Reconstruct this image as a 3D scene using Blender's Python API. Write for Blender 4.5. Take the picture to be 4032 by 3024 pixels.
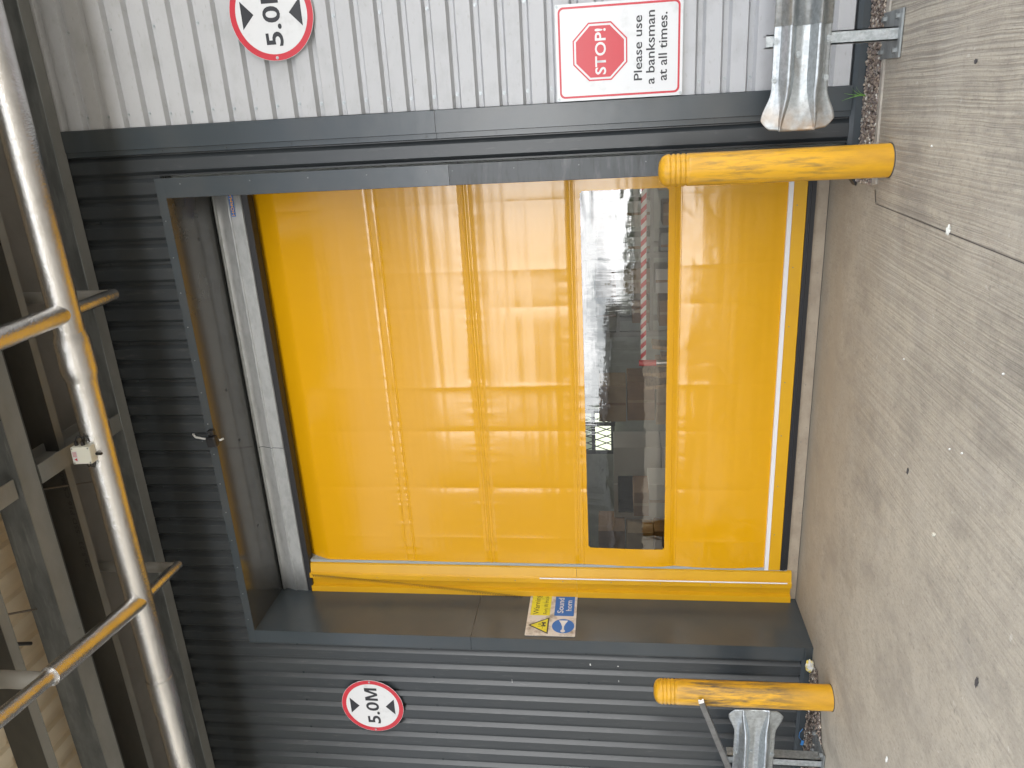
import bpy, bmesh, math, random
from mathutils import Vector, Matrix, noise
random.seed(7)
R = math.radians
# ---------------------------------------------------------------- scene, camera, light
for o in list(bpy.data.objects): bpy.data.objects.remove(o)
S = bpy.context.scene
COL = S.collection
cam_d = bpy.data.cameras.new('camera'); cam = bpy.data.objects.new('camera', cam_d); COL.objects.link(cam)
M = Matrix(((-0.05549169374110878, 0.9383060251922102, 0.34132458893803047),
            (0.11870503745451262, 0.345626647509132, -0.9308336772025899),
            (-0.9913777211581177, -0.011136589225192978, -0.1305610599365813)))
cam.matrix_world = Matrix.Translation((0, -5.6289, 1.65)) @ M.to_4x4()
cam_d.sensor_fit = 'HORIZONTAL'; cam_d.sensor_width = 36.0
cam_d.lens = 3042.0716 / 4032 * 36.0
cam_d.clip_start = 0.05; cam_d.clip_end = 2000
S.camera = cam
S.view_settings.view_transform = 'Standard'; S.view_settings.look = 'None'
S.view_settings.gamma = 1; S.view_settings.exposure = 0.85

SUN_EL, SUN_AZ = 50, 20            # the sun stands behind the building; azimuth measured from +Y towards +X
w = bpy.data.worlds.new('World'); S.world = w; w.use_nodes = True
nt = w.node_tree; nt.nodes.clear()
def N(t, typ, **kw):
    n = t.nodes.new(typ)
    for k, v in kw.items():
        if k.startswith('i_'): n.inputs[k[2:].replace('_', ' ')].default_value = v
        else: setattr(n, k, v)
    return n
sky = N(nt, 'ShaderNodeTexSky', sky_type='NISHITA', sun_disc=False, sun_elevation=R(SUN_EL), sun_rotation=R(SUN_AZ))
geo = N(nt, 'ShaderNodeTexCoord')
mp = N(nt, 'ShaderNodeMapping'); mp.inputs['Scale'].default_value = (1.0, 1.0, 2.6)
nz = N(nt, 'ShaderNodeTexNoise', i_Scale=2.1, i_Detail=9.0, i_Roughness=0.6)
rp = N(nt, 'ShaderNodeValToRGB'); rp.color_ramp.elements[0].position = 0.32; rp.color_ramp.elements[1].position = 0.50
mix = N(nt, 'ShaderNodeMix', data_type='RGBA')
# bright cloud bank low in the sky in front of the building, thinner and dimmer cloud higher up
sep = N(nt, 'ShaderNodeSeparateXYZ')
bank = N(nt, 'ShaderNodeValToRGB'); e_ = bank.color_ramp.elements
e_[0].position = 0.0; e_[0].color = (1, 1, 1, 1); e_[1].position = .15; e_[1].color = (1, 1, 1, 1)
x_ = e_.new(.23); x_.color = (.09, .095, .105, 1); x_ = e_.new(.54); x_.color = (.10, .105, .115, 1); x_ = e_.new(.68); x_.color = (.44, .45, .47, 1); x_ = e_.new(1.); x_.color = (.44, .45, .47, 1)
side = N(nt, 'ShaderNodeMapRange'); side.inputs['From Min'].default_value = .25; side.inputs['From Max'].default_value = -.45
side.inputs['To Min'].default_value = .35; side.inputs['To Max'].default_value = 1.
sc1 = N(nt, 'ShaderNodeVectorMath', operation='SCALE'); sc2 = N(nt, 'ShaderNodeVectorMath', operation='SCALE')
sc2.inputs['Scale'].default_value = 55.
bg = N(nt, 'ShaderNodeBackground', i_Strength=0.10); out = N(nt, 'ShaderNodeOutputWorld')
L = nt.links.new
L(geo.outputs['Generated'], mp.inputs['Vector']); L(mp.outputs[0], nz.inputs['Vector']); L(nz.outputs['Fac'], rp.inputs[0])
L(geo.outputs['Generated'], sep.inputs[0]); L(sep.outputs['Z'], bank.inputs[0]); 
mad = N(nt, 'ShaderNodeMath', operation='MULTIPLY_ADD'); mad.inputs[1].default_value = -.55; L(sep.outputs['X'], mad.inputs[0]); L(sep.outputs['Y'], mad.inputs[2]); L(mad.outputs[0], side.inputs['Value'])
L(bank.outputs[0], sc1.inputs[0]); L(side.outputs[0], sc1.inputs['Scale']); L(sc1.outputs[0], sc2.inputs[0]); L(sc2.outputs[0], mix.inputs['B'])
L(rp.outputs[0], mix.inputs['Factor']); L(sky.outputs[0], mix.inputs['A']); L(mix.outputs['Result'], bg.inputs[0]); L(bg.outputs[0], out.inputs[0])

sd = bpy.data.lights.new('sun', 'SUN'); sd.energy = 3.2; sd.angle = R(0.5); sd.color = (1, .95, .87)
sun = bpy.data.objects.new('sun', sd); COL.objects.link(sun)
dirv = Vector((math.sin(R(SUN_AZ)) * math.cos(R(SUN_EL)), math.cos(R(SUN_AZ)) * math.cos(R(SUN_EL)), math.sin(R(SUN_EL))))
sun.rotation_euler = dirv.to_track_quat('Z', 'Y').to_euler()

# ---------------------------------------------------------------- materials
def mat(name, base, rough=.5, metal=0., spec=.5, dirt=None, bump=None, var=None, coat=0.):
    """base colour; var=(scale, stretch xyz, colour2, lo, hi); dirt=same, second layer; bump=(scale, stretch, strength, dist)"""
    m = bpy.data.materials.new(name); m.use_nodes = True; t = m.node_tree
    b = t.nodes['Principled BSDF']; b.inputs['Roughness'].default_value = rough
    b.inputs['Metallic'].default_value = metal; b.inputs['Specular IOR Level'].default_value = spec
    b.inputs['Base Color'].default_value = (*base, 1); b.inputs['Coat Weight'].default_value = coat
    tc = N(t, 'ShaderNodeTexCoord'); last = None
    for k, v in enumerate([x for x in (var, dirt) if x]):
        sc, st, c2, lo, hi = v
        mpp = N(t, 'ShaderNodeMapping'); mpp.inputs['Scale'].default_value = st; mpp.inputs['Location'].default_value = (k * 3.1, k * 1.7, k * 5.)
        n = N(t, 'ShaderNodeTexNoise', i_Scale=sc, i_Detail=7., i_Roughness=.62)
        r = N(t, 'ShaderNodeMapRange'); r.inputs['From Min'].default_value = lo; r.inputs['From Max'].default_value = hi
        mx = N(t, 'ShaderNodeMix', data_type='RGBA'); mx.inputs['B'].default_value = (*c2, 1)
        t.links.new(tc.outputs['Object'], mpp.inputs[0]); t.links.new(mpp.outputs[0], n.inputs['Vector'])
        t.links.new(n.outputs['Fac'], r.inputs['Value']); t.links.new(r.outputs[0], mx.inputs['Factor'])
        if last: t.links.new(last, mx.inputs['A'])
        else: mx.inputs['A'].default_value = (*base, 1)
        last = mx.outputs['Result']
    if last: t.links.new(last, b.inputs['Base Color'])
    prev = None
    for bp_ in (bump or []):
        sc, st, strg, dist = bp_
        mpp = N(t, 'ShaderNodeMapping'); mpp.inputs['Scale'].default_value = st
        n = N(t, 'ShaderNodeTexNoise', i_Scale=sc, i_Detail=5., i_Roughness=.6)
        bm_ = N(t, 'ShaderNodeBump', i_Strength=strg, i_Distance=dist)
        t.links.new(tc.outputs['Object'], mpp.inputs[0]); t.links.new(mpp.outputs[0], n.inputs['Vector']); t.links.new(n.outputs['Fac'], bm_.inputs['Height'])
        if prev: t.links.new(prev, bm_.inputs['Normal'])
        prev = bm_.outputs[0]
    if prev: t.links.new(prev, b.inputs['Normal'])
    return m
DARK = mat('dark grey coated steel', (.030, .035, .039), .34, spec=.65, var=(2.2, (1, 1, .35), (.038, .043, .046), .45, .7),
           dirt=(9, (4, 4, .6), (.10, .10, .098), .60, .85), bump=[(3, (1, 1, 1), .25, .01)])
DARKS = mat('smooth dark grey flashing', (.043, .054, .062), .25, spec=.7, var=(1.4, (1, 1, 1), (.058, .063, .065), .4, .7),
            dirt=(40, (1, 1, 1), (.2, .2, .19), .74, .8), bump=[(1.6, (1, 1, 1), .35, .01)])
SOFF = mat('glossy soffit panel', (.045, .048, .048), .16, spec=1., var=(1.4, (1, 1, 1), (.055, .058, .058), .4, .7), bump=[(1.2, (1, 1, 1), .2, .01)])
DARKW = mat('rain marked dark flashing', (.046, .052, .057), .33, var=(11, (.5, 1, 3.2), (.026, .029, .032), .50, .66),
            dirt=(7, (.5, 1, 2.5), (.11, .115, .12), .55, .75), bump=[(2, (1, 1, 1), .3, .01)])
WHITE = mat('white coated steel', (.43, .437, .45), .36, var=(3, (1, 1, 1.5), (.35, .355, .36), .5, .75),
            dirt=(16, (1, 1, 3), (.30, .295, .28), .60, .78), bump=[(4, (1, 1, 1), .2, .01)])
GALV = mat('galvanised steel', (.50, .53, .54), .42, metal=.75, var=(38, (1, 1, 1), (.36, .39, .40), .4, .62),
           dirt=(5, (1, 2, 2), (.22, .19, .16), .6, .78), bump=[(30, (1, 1, 1), .35, .002)])
GALVD = mat('dull galvanised steel', (.30, .32, .32), .55, metal=.6, var=(7, (.4, 2, 2), (.19, .2, .2), .4, .65),
            dirt=(20, (1, 1, 1), (.36, .37, .35), .6, .8), bump=[(12, (1, 1, 1), .2, .003)])
STEEL = mat('bright steel', (.6, .6, .6), .3, metal=.95)
ALU = mat('mill aluminium cover', (.46, .47, .47), .52, metal=.5, var=(12, (.7, 1, 1.5), (.37, .38, .38), .45, .7),
          dirt=(30, (.5, 1, 1), (.2, .2, .2), .66, .8))
FOIL = mat('aluminium foil wrap', (.72, .715, .71), .26, metal=1., var=(6, (1, 1, 1), (.60, .59, .575), .5, .72),
           dirt=(60, (1, 1, 1), (.18, .15, .12), .76, .80), bump=[(22, (.7, 1, 1), .35, .008), (70, (1, .6, 1), .8, .005)])
WHITEP = mat('white sign face', (.64, .65, .66), .22, var=(7, (1, 1, 1), (.54, .55, .55), .55, .75), dirt=(24, (1, 1, .4), (.38, .38, .37), .68, .82))
REDP = mat('red print', (.50, .03, .045), .28)
BLACKP = mat('black print', (.025, .026, .03), .3)
BLUEP = mat('blue print', (.02, .13, .42), .3)
YELP = mat('yellow print', (.68, .60, .04), .35, var=(20, (1, 1, 1), (.5, .46, .06), .5, .7))
OLDM = mat('worn metal sign plate', (.62, .60, .58), .4, metal=.2, var=(9, (1, 1, 1), (.30, .26, .22), .48, .66))
BLACK = mat('black rubber', (.014, .014, .016), .45)
BLACKPL = mat('black plastic', (.008, .008, .009), .4)
GREYPL = mat('grey plastic', (.42, .42, .40), .4)
CREAM = mat('cream enclosure', (.70, .70, .62), .35)
YSTEEL = mat('yellow coated steel', (.62, .335, .007), .33, var=(2, (1, 1, 1), (.57, .30, .007), .45, .7))
ZIP = mat('grey zip guide', (.30, .33, .34), .4)
TRIMW = mat('white binding', (.72, .70, .70), .4)
LINER = mat('roof underside', (.21, .195, .175), .5, var=(3, (1, 1, 1), (.175, .162, .145), .4, .7))
SHEET = mat('ribbed roof sheet', (.72, .63, .48), .5, var=(4, (1, .3, 1), (.62, .53, .39), .4, .7))
CARD = mat('cardboard', (.33, .21, .12), .7, var=(4, (1, 1, 1), (.26, .165, .095), .4, .7))
CARDL = mat('light cardboard', (.46, .35, .22), .7, var=(4, (1, 1, 1), (.38, .28, .17), .4, .7))
WRAP = mat('black pallet wrap', (.025, .026, .028), .22, bump=[(18, (1, 1, .3), .8, .02)])
CLEARB = mat('white carton', (.62, .62, .60), .5)
INWALL = mat('interior wall', (.42, .44, .41), .6, var=(3, (1, 1, 1), (.34, .36, .34), .4, .7))
WOOD = mat('pallet wood', (.36, .25, .13), .75, var=(10, (1, 1, 6), (.22, .14, .07), .45, .7))
LEAF = mat('grass blade', (.12, .28, .04), .5)
HEDGE = mat('hedge foliage', (.06, .09, .03), .8)
FARW = mat('far shed wall', (.12, .125, .13), .6)
BLUEPL = mat('blue plastic tag', (.05, .22, .55), .35)

def yellow_pvc():
    m = bpy.data.materials.new('yellow pvc curtain'); m.use_nodes = True; t = m.node_tree
    b = t.nodes['Principled BSDF']; b.inputs['Roughness'].default_value = .16
    b.inputs['Specular IOR Level'].default_value = .72
    tc = N(t, 'ShaderNodeTexCoord')
    n = N(t, 'ShaderNodeTexNoise', i_Scale=1.5, i_Detail=6.); mx = N(t, 'ShaderNodeMix', data_type='RGBA')
    mx.inputs['A'].default_value = (.69, .345, .003, 1); mx.inputs['B'].default_value = (.63, .312, .003, 1)
    t.links.new(tc.outputs['Object'], n.inputs['Vector']); t.links.new(n.outputs['Fac'], mx.inputs['Factor']); t.links.new(mx.outputs['Result'], b.inputs['Base Color'])
    prev = None
    for sc, st, strg, dist in ((10, (1, 1, .10), .08, .005), (22, (.04, 1, 1), .16, .004), (44, (1, 1, 1), .17, .0018), (240, (1, 1, 1), .10, .0006)):
        mpp = N(t, 'ShaderNodeMapping'); mpp.inputs['Scale'].default_value = st
        nn = N(t, 'ShaderNodeTexNoise', i_Scale=sc, i_Detail=4., i_Roughness=.55)
        bb = N(t, 'ShaderNodeBump', i_Strength=strg, i_Distance=dist)
        t.links.new(tc.outputs['Object'], mpp.inputs[0]); t.links.new(mpp.outputs[0], nn.inputs['Vector']); t.links.new(nn.outputs['Fac'], bb.inputs['Height'])
        if prev: t.links.new(prev, bb.inputs['Normal'])
        prev = bb.outputs[0]
    t.links.new(prev, b.inputs['Normal'])
    return m
PVC = yellow_pvc()
def clear_film():
    m = bpy.data.materials.new('clear pvc film'); m.use_nodes = True; t = m.node_tree; t.nodes.clear()
    o = N(t, 'ShaderNodeOutputMaterial'); g = N(t, 'ShaderNodeBsdfGlossy', i_Roughness=.015); g.inputs['Color'].default_value = (1, 1, 1, 1)
    tr = N(t, 'ShaderNodeBsdfTransparent'); tr.inputs['Color'].default_value = (.80, .79, .77, 1)
    f = N(t, 'ShaderNodeFresnel', i_IOR=2.0); mx = N(t, 'ShaderNodeMixShader')
    tc = N(t, 'ShaderNodeTexCoord'); prev = None
    for sc, st, strg, dist in ((16, (1, 1, .05), .22, .005), (5, (1, 1, .5), .30, .008), (60, (1, 1, .12), .12, .001), (30, (.15, 1, 1), .10, .002)):
        mpp = N(t, 'ShaderNodeMapping'); mpp.inputs['Scale'].default_value = st
        nn = N(t, 'ShaderNodeTexNoise', i_Scale=sc, i_Detail=3., i_Roughness=.5)
        bb = N(t, 'ShaderNodeBump', i_Strength=strg, i_Distance=dist)
        t.links.new(tc.outputs['Object'], mpp.inputs[0]); t.links.new(mpp.outputs[0], nn.inputs['Vector']); t.links.new(nn.outputs['Fac'], bb.inputs['Height'])
        if prev: t.links.new(prev, bb.inputs['Normal'])
        prev = bb.outputs[0]
    t.links.new(prev, g.inputs['Normal']); t.links.new(prev, f.inputs['Normal'])
    t.links.new(f.outputs[0], mx.inputs[0]); t.links.new(tr.outputs[0], mx.inputs[1]); t.links.new(g.outputs[0], mx.inputs[2]); t.links.new(mx.outputs[0], o.inputs[0])
    return m
FILM = clear_film()

def concrete():
    m = bpy.data.materials.new('brushed concrete'); m.use_nodes = True; t = m.node_tree; K = t.links.new
    b = t.nodes['Principled BSDF']; b.inputs['Specular IOR Level'].default_value = .3
    tc = N(t, 'ShaderNodeTexCoord')
    def nse(sc, st, det=6., ro=.6, loc=(0, 0, 0)):
        mpp = N(t, 'ShaderNodeMapping'); mpp.inputs['Scale'].default_value = st; mpp.inputs['Location'].default_value = loc
        n = N(t, 'ShaderNodeTexNoise', i_Scale=sc, i_Detail=det, i_Roughness=ro)
        K(tc.outputs['Object'], mpp.inputs[0]); K(mpp.outputs[0], n.inputs['Vector']); return n.outputs['Fac']
    def rng(v, a, b_, c=0., d=1.):
        r = N(t, 'ShaderNodeMapRange'); r.inputs['From Min'].default_value = a; r.inputs['From Max'].default_value = b_
        r.inputs['To Min'].default_value = c; r.inputs['To Max'].default_value = d; K(v, r.inputs['Value']); return r.outputs[0]
    def mixc(f, A, B, mode='MIX'):
        mx = N(t, 'ShaderNodeMix', data_type='RGBA', blend_type=mode); K(f, mx.inputs['Factor'])
        for s, v in (('A', A), ('B', B)):
            if isinstance(v, tuple): mx.inputs[s].default_value = (*v, 1)
            else: K(v, mx.inputs[s])
        return mx.outputs['Result']
    c = mixc(rng(nse(1.1, (1, .6, 1)), .38, .64), (.445, .405, .33), (.37, .335, .275))
    c = mixc(rng(nse(7, (1, 1, 1)), .45, .72, 0, .6), c, (.28, .255, .21))
    c = mixc(rng(nse(34, (1, .45, 1), 4.), .50, .70, 0, .55), c, (.25, .23, .195))
    c = mixc(rng(nse(120, (1, .5, 1), 3.), .35, .65, 0, .35), c, (.50, .465, .40))
    c = mixc(rng(nse(11, (1, .6, 1), 3., .55, (4, 2, 0)), .70, .76, 0, .6), c, (.14, .13, .12))       # oil spots
    c = mixc(rng(nse(15, (1, 1, 1), 1., .5, (9, 5, 0)), .745, .77, 0, .5), c, (.58, .56, .51))      # pale flecks
    # uneven patches, then a tan tone growing towards the threshold
    c = mixc(rng(nse(2.6, (1, .55, 1), 8., .68, (7, 3, 0)), .50, .66, 0, .55), c, (.235, .215, .185))
    c = mixc(rng(nse(55, (1, .5, 1), 4., .7, (2, 8, 0)), .56, .70, 0, .6), c, (.19, .175, .15))
    c = mixc(rng(nse(1.7, (1, 1, 1), 6., .6, (12, 1, 0)), .55, .72, 0, .5), c, (.47, .44, .385))
    sp = N(t, 'ShaderNodeSeparateXYZ'); K(tc.outputs['Object'], sp.inputs[0])
    near = rng(sp.outputs['Y'], -.9, .55)
    c = mixc(N_mul(t, near, rng(nse(3, (.4, 1, 1), 5., .6, (1, 7, 0)), .38, .62)), c, (.38, .335, .265))
    # brush grooves run away from the wall; strongest to the right
    wob = nse(1.3, (1, .7, 1), 2.)
    cmb = N(t, 'ShaderNodeCombineXYZ')
    ma = N(t, 'ShaderNodeMath', operation='MULTIPLY_ADD'); K(wob, ma.inputs[0]); ma.inputs[1].default_value = .05; K(sp.outputs['X'], ma.inputs[2])
    K(ma.outputs[0], cmb.inputs['X'])
    my = N(t, 'ShaderNodeMath', operation='MULTIPLY'); K(sp.outputs['Y'], my.inputs[0]); my.inputs[1].default_value = .009; K(my.outputs[0], cmb.inputs['Y'])
    g = N(t, 'ShaderNodeTexNoise', i_Scale=62., i_Detail=2.5, i_Roughness=.65); K(cmb.outputs[0], g.inputs['Vector'])
    groove = rng(g.outputs['Fac'], .40, .60)
    strength = N_mul(t, rng(sp.outputs['X'], -3.2, -.2, .10, 1.), rng(nse(.9, (1, 1, 1), 3.), .3, .6, .35, 1.))
    strength = N_mul(t, strength, rng(sp.outputs['Y'], -.1, -.8, .15, 1.))
    inv = N(t, 'ShaderNodeMath', operation='SUBTRACT'); inv.inputs[0].default_value = 1.; K(groove, inv.inputs[1])
    gs = N_mul(t, inv.outputs[0], strength)
    g5 = N(t, 'ShaderNodeMath', operation='MULTIPLY'); K(gs, g5.inputs[0]); g5.inputs[1].default_value = .62
    c = mixc(g5.outputs[0], c, (.16, .145, .13))
    K(c, b.inputs['Base Color'])
    b1 = N(t, 'ShaderNodeBump', i_Strength=.8, i_Distance=.006, invert=True); K(gs, b1.inputs['Height'])
    b2 = N(t, 'ShaderNodeBump', i_Strength=.35, i_Distance=.004); K(nse(70, (1, 1, 1), 5.), b2.inputs['Height']); K(b1.outputs[0], b2.inputs['Normal'])
    K(b2.outputs[0], b.inputs['Normal']); K(rng(nse(5, (1, 1, 1)), .3, .7, .6, .85), b.inputs['Roughness'])
    return m
def N_mul(t, a, b_):
    m_ = N(t, 'ShaderNodeMath', operation='MULTIPLY'); t.links.new(a, m_.inputs[0]); t.links.new(b_, m_.inputs[1]); return m_.outputs[0]
CONC = concrete()
CURB = mat('threshold concrete', (.35, .29, .215), .7, var=(9, (.6, 1, 1), (.28, .225, .165), .4, .65), dirt=(40, (1, 1, 1), (.2, .18, .15), .6, .75), bump=[(40, (1, 1, 1), .3, .004)])
JOINT = mat('joint filler', (.06, .055, .055), .8)
def bollard_mat(name, lo, hi, seed, th=.46):
    m = mat(name, (.64, .335, .012), .34, var=(5, (1, 1, .3), (.42, .215, .02), .45, .7), bump=[(20, (1, 1, .5), .25, .004)])
    t = m.node_tree; b = t.nodes['Principled BSDF']; src = b.inputs['Base Color'].links[0].from_socket; K = t.links.new
    tc = N(t, 'ShaderNodeTexCoord'); sp = N(t, 'ShaderNodeSeparateXYZ'); K(tc.outputs['Object'], sp.inputs[0])
    mpp = N(t, 'ShaderNodeMapping'); mpp.inputs['Scale'].default_value = (3.6, 3.6, .45); mpp.inputs['Location'].default_value = (seed, seed, seed); K(tc.outputs['Object'], mpp.inputs[0])
    n = N(t, 'ShaderNodeTexNoise', i_Scale=9., i_Detail=9., i_Roughness=.72); K(mpp.outputs[0], n.inputs['Vector'])
    r = N(t, 'ShaderNodeMapRange'); r.inputs['From Min'].default_value = th; r.inputs['From Max'].default_value = th + .2; K(n.outputs['Fac'], r.inputs['Value'])
    a = N(t, 'ShaderNodeMapRange'); a.inputs['From Min'].default_value = .12; a.inputs['From Max'].default_value = .45; a.inputs['To Max'].default_value = hi; K(sp.outputs['Z'], a.inputs['Value'])
    a2 = N(t, 'ShaderNodeMapRange'); a2.inputs['From Min'].default_value = 1.25; a2.inputs['From Max'].default_value = 1.0; a2.inputs['To Min'].default_value = lo; K(sp.outputs['Z'], a2.inputs['Value'])
    f = N_mul(t, N_mul(t, r.outputs[0], a.outputs[0]), a2.outputs[0])
    mx = N(t, 'ShaderNodeMix', data_type='RGBA'); mx.inputs['B'].default_value = (.11, .075, .04, 1); K(f, mx.inputs['Factor']); K(src, mx.inputs['A'])
    K(mx.outputs['Result'], b.inputs['Base Color'])
    return m
BOLA = bollard_mat('yellow bollard sleeve lightly scuffed', .3, .75, 2.)
BOLB = bollard_mat('yellow bollard sleeve heavily scuffed', .1, 1.0, 6., .41)
def emis(name, c, s):
    m = bpy.data.materials.new(name); m.use_nodes = True; b = m.node_tree.nodes['Principled BSDF']
    b.inputs['Emission Color'].default_value = (*c, 1); b.inputs['Emission Strength'].default_value = s; b.inputs['Base Color'].default_value = (*c, 1); return m
FILL = emis('interior fill glow', (1, .98, .9), 30.)  # glow of the bars added to brighten the interior
PANE = emis('daylit window pane', (.92, 1, .78), .95)

# ---------------------------------------------------------------- mesh helpers
class MB:
    def __init__(s): s.v = []; s.f = []
    def add(s, vs, fs):
        k = len(s.v); s.v += [tuple(p) for p in vs]; s.f += [tuple(i + k for i in f) for f in fs]; return s
    def box(s, x0, x1, y0, y1, z0, z1, rot=None, c=None):
        vs = [Vector((x, y, z)) for x in (x0, x1) for y in (y0, y1) for z in (z0, z1)]
        if rot: c = Vector(c or (0, 0, 0)); vs = [rot @ (p - c) + c for p in vs]
        return s.add(vs, [(0, 1, 3, 2), (4, 6, 7, 5), (0, 4, 5, 1), (2, 3, 7, 6), (0, 2, 6, 4), (1, 5, 7, 3)])
    def tube(s, pts, r, n=16, cap=True, rs=None):
        pts = [Vector(p) for p in pts]; rings = []
        up = Vector((0, 0, 1))
        t0 = (pts[1] - pts[0]).normalized()
        if abs(t0.dot(up)) > .9: up = Vector((0, 1, 0))
        a = t0.cross(up).normalized()
        k0 = len(s.v)
        for i, p in enumerate(pts):
            t = (pts[min(i + 1, len(pts) - 1)] - pts[max(i - 1, 0)]).normalized()
            a = (a - t * a.dot(t)).normalized(); b = t.cross(a)
            rr = rs[i] if rs else r
            for j in range(n):
                th = 2 * math.pi * j / n; s.v.append(tuple(p + (a * math.cos(th) + b * math.sin(th)) * rr))
        for i in range(len(pts) - 1):
            for j in range(n):
                s.f.append((k0 + i * n + j, k0 + i * n + (j + 1) % n, k0 + (i + 1) * n + (j + 1) % n, k0 + (i + 1) * n + j))
        if cap: s.f.append(tuple(k0 + j for j in range(n))[::-1]); s.f.append(tuple(k0 + (len(pts) - 1) * n + j for j in range(n)))
        return s
    def strip(s, prof, axis, a, b, nseg=1):
        """sheet: prof = list of (u, y) ; axis 'x': u is x and the sheet runs in z a..b ; axis 'z': u is z, runs in x a..b"""
        k = len(s.v); n = len(prof)
        for i in range(nseg + 1):
            q = a + (b - a) * i / nseg
            for u, y in prof: s.v.append((u, y, q) if axis == 'x' else (q, y, u))
        for i in range(nseg):
            for j in range(n - 1): s.f.append((k + i * n + j, k + i * n + j + 1, k + (i + 1) * n + j + 1, k + (i + 1) * n + j))
        return s
    def prism(s, poly, p0, ex, ey, d):
        """poly of (a,b) laid at p0 + a*ex + b*ey, extruded along d"""
        p0, ex, ey, d = map(Vector, (p0, ex, ey, d)); n = len(poly)
        vs = [p0 + ex * a + ey * b for a, b in poly] + [p0 + ex * a + ey * b + d for a, b in poly]
        return s.add(vs, [tuple(range(n)), tuple(range(2 * n - 1, n - 1, -1))] + [(i, i + n, (i + 1) % n + n, (i + 1) % n) for i in range(n)])
def wpos(o):
    p = Vector(o.location)
    while o.parent: o = o.parent; p += o.location
    return p
def build(name, mb, m, parent=None, loc=None, smooth=False, bevel=0, solid=0, kind=None, label=None):
    me = bpy.data.meshes.new(name); off = Vector((0, 0, 0))
    if parent: off = wpos(parent)
    if loc: off = Vector(loc)
    me.from_pydata([tuple(Vector(p) - off) for p in mb.v], [], mb.f); me.validate(); me.update()
    me.materials.append(m)
    o = bpy.data.objects.new(name, me); COL.objects.link(o)
    if parent:
        o.parent = parent
        if loc: o.location = off - wpos(parent)
    elif loc: o.location = off
    b = bmesh.new(); b.from_mesh(me); bmesh.ops.recalc_face_normals(b, faces=b.faces); b.to_mesh(me); b.free()
    if smooth:
        for p in me.polygons: p.use_smooth = True
        if smooth != 'all':
            b = bmesh.new(); b.from_mesh(me)
            for e in b.edges: e.smooth = not (len(e.link_faces) == 2 and e.calc_face_angle(0) > R(38))
            b.to_mesh(me); b.free()
    if solid: md = o.modifiers.new('thickness', 'SOLIDIFY'); md.thickness = solid; md.offset = 0
    if bevel: md = o.modifiers.new('bevel', 'BEVEL'); md.width = bevel; md.segments = 2; md.limit_method = 'ANGLE'
    if kind: o['kind'] = kind
    if label: o['label'] = label
    return o
def tag(o, label, cat, group=None):
    o['label'] = label; o['category'] = cat
    if group: o['group'] = group
    return o
def thing(name, label, cat, loc=(0, 0, 0), group=None):
    o = bpy.data.objects.new(name, None); COL.objects.link(o); o.location = loc; o.empty_display_size = .1; return tag(o, label, cat, group)
def hexhead(name, m, r=.008, h=.006, ax='y', washer=True):
    mb = MB(); d = Vector((0, -1, 0)) if ax == 'y' else Vector((0, 0, -1)) if ax == 'z' else Vector((1, 0, 0))
    if washer: mb.tube([Vector(), d * .002], r * 1.5, 12)
    mb.tube([d * .001, d * (h + .001)], r, 6)
    me = bpy.data.meshes.new(name); me.from_pydata(mb.v, [], mb.f); me.materials.append(m); me.update(); return me
def place(me, name, parent, p):
    o = bpy.data.objects.new(name, me); COL.objects.link(o); o.parent = parent; o.location = Vector(p) - wpos(parent); return o
def text_mesh(body, quad, thick, m, parent, name='lettering', bold=0., proud=None):
    """fit a line of lettering to the quad origin o, right vector u (full width), up vector v (full height)"""
    o_, u, v = map(Vector, quad)
    cu = bpy.data.curves.new(name, 'FONT'); cu.body = body; cu.offset = bold; cu.size = 1; cu.resolution_u = 4
    t = bpy.data.objects.new(name, cu); COL.objects.link(t); bpy.context.view_layer.update()
    dg = bpy.context.evaluated_depsgraph_get(); me = bpy.data.meshes.new_from_object(t.evaluated_get(dg))
    bpy.data.objects.remove(t)
    xs = [p.co.x for p in me.vertices]; ys = [p.co.y for p in me.vertices]; x0, x1, y0, y1 = min(xs), max(xs), min(ys), max(ys)
    nrm = u.cross(v).normalized(); off = wpos(parent)
    for p in me.vertices:
        p.co = o_ + u * ((p.co.x - x0) / (x1 - x0)) + v * ((p.co.y - y0) / (y1 - y0)) + nrm * thick - off
    me.materials.clear(); me.materials.append(m); me.update()
    ob = bpy.data.objects.new(name, me); COL.objects.link(ob); ob.parent = parent; return ob

# ---------------------------------------------------------------- ground
def quad(x0, x1, y0, y1, z, nx=1, ny=1):
    mb = MB()
    for j in range(ny + 1):
        for i in range(nx + 1): mb.v.append((x0 + (x1 - x0) * i / nx, y0 + (y1 - y0) * j / ny, z))
    for j in range(ny):
        for i in range(nx): a = j * (nx + 1) + i; mb.f.append((a, a + 1, a + nx + 2, a + nx + 1))
    return mb
gr = build('ground', quad(-300, 300, -300, 300, 0), CONC, kind='structure')
mb = MB()
# slab joints
def seam(pts, wd, z=.004):
    for (a, b) in zip(pts[:-1], pts[1:]):
        a = Vector((*a, z)); b = Vector((*b, z)); d = (b - a).normalized(); n_ = Vector((-d.y, d.x, 0)) * wd / 2
        mb.add([a - n_, b - n_, b + n_, a + n_], [(0, 1, 2, 3)])
seam([(-.722, -.435), (-.722, -9)], .0045)
seam([(-.64, -.40), (-.716, -.438)], .010)
random.seed(3)
pts = [(-4.467 + i * .13, .655 + random.uniform(-.003, .003)) for i in range(30)] + [(-.55, .655)]
seam(pts, .011)
build('ground_joint', mb, JOINT, kind='structure')
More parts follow.
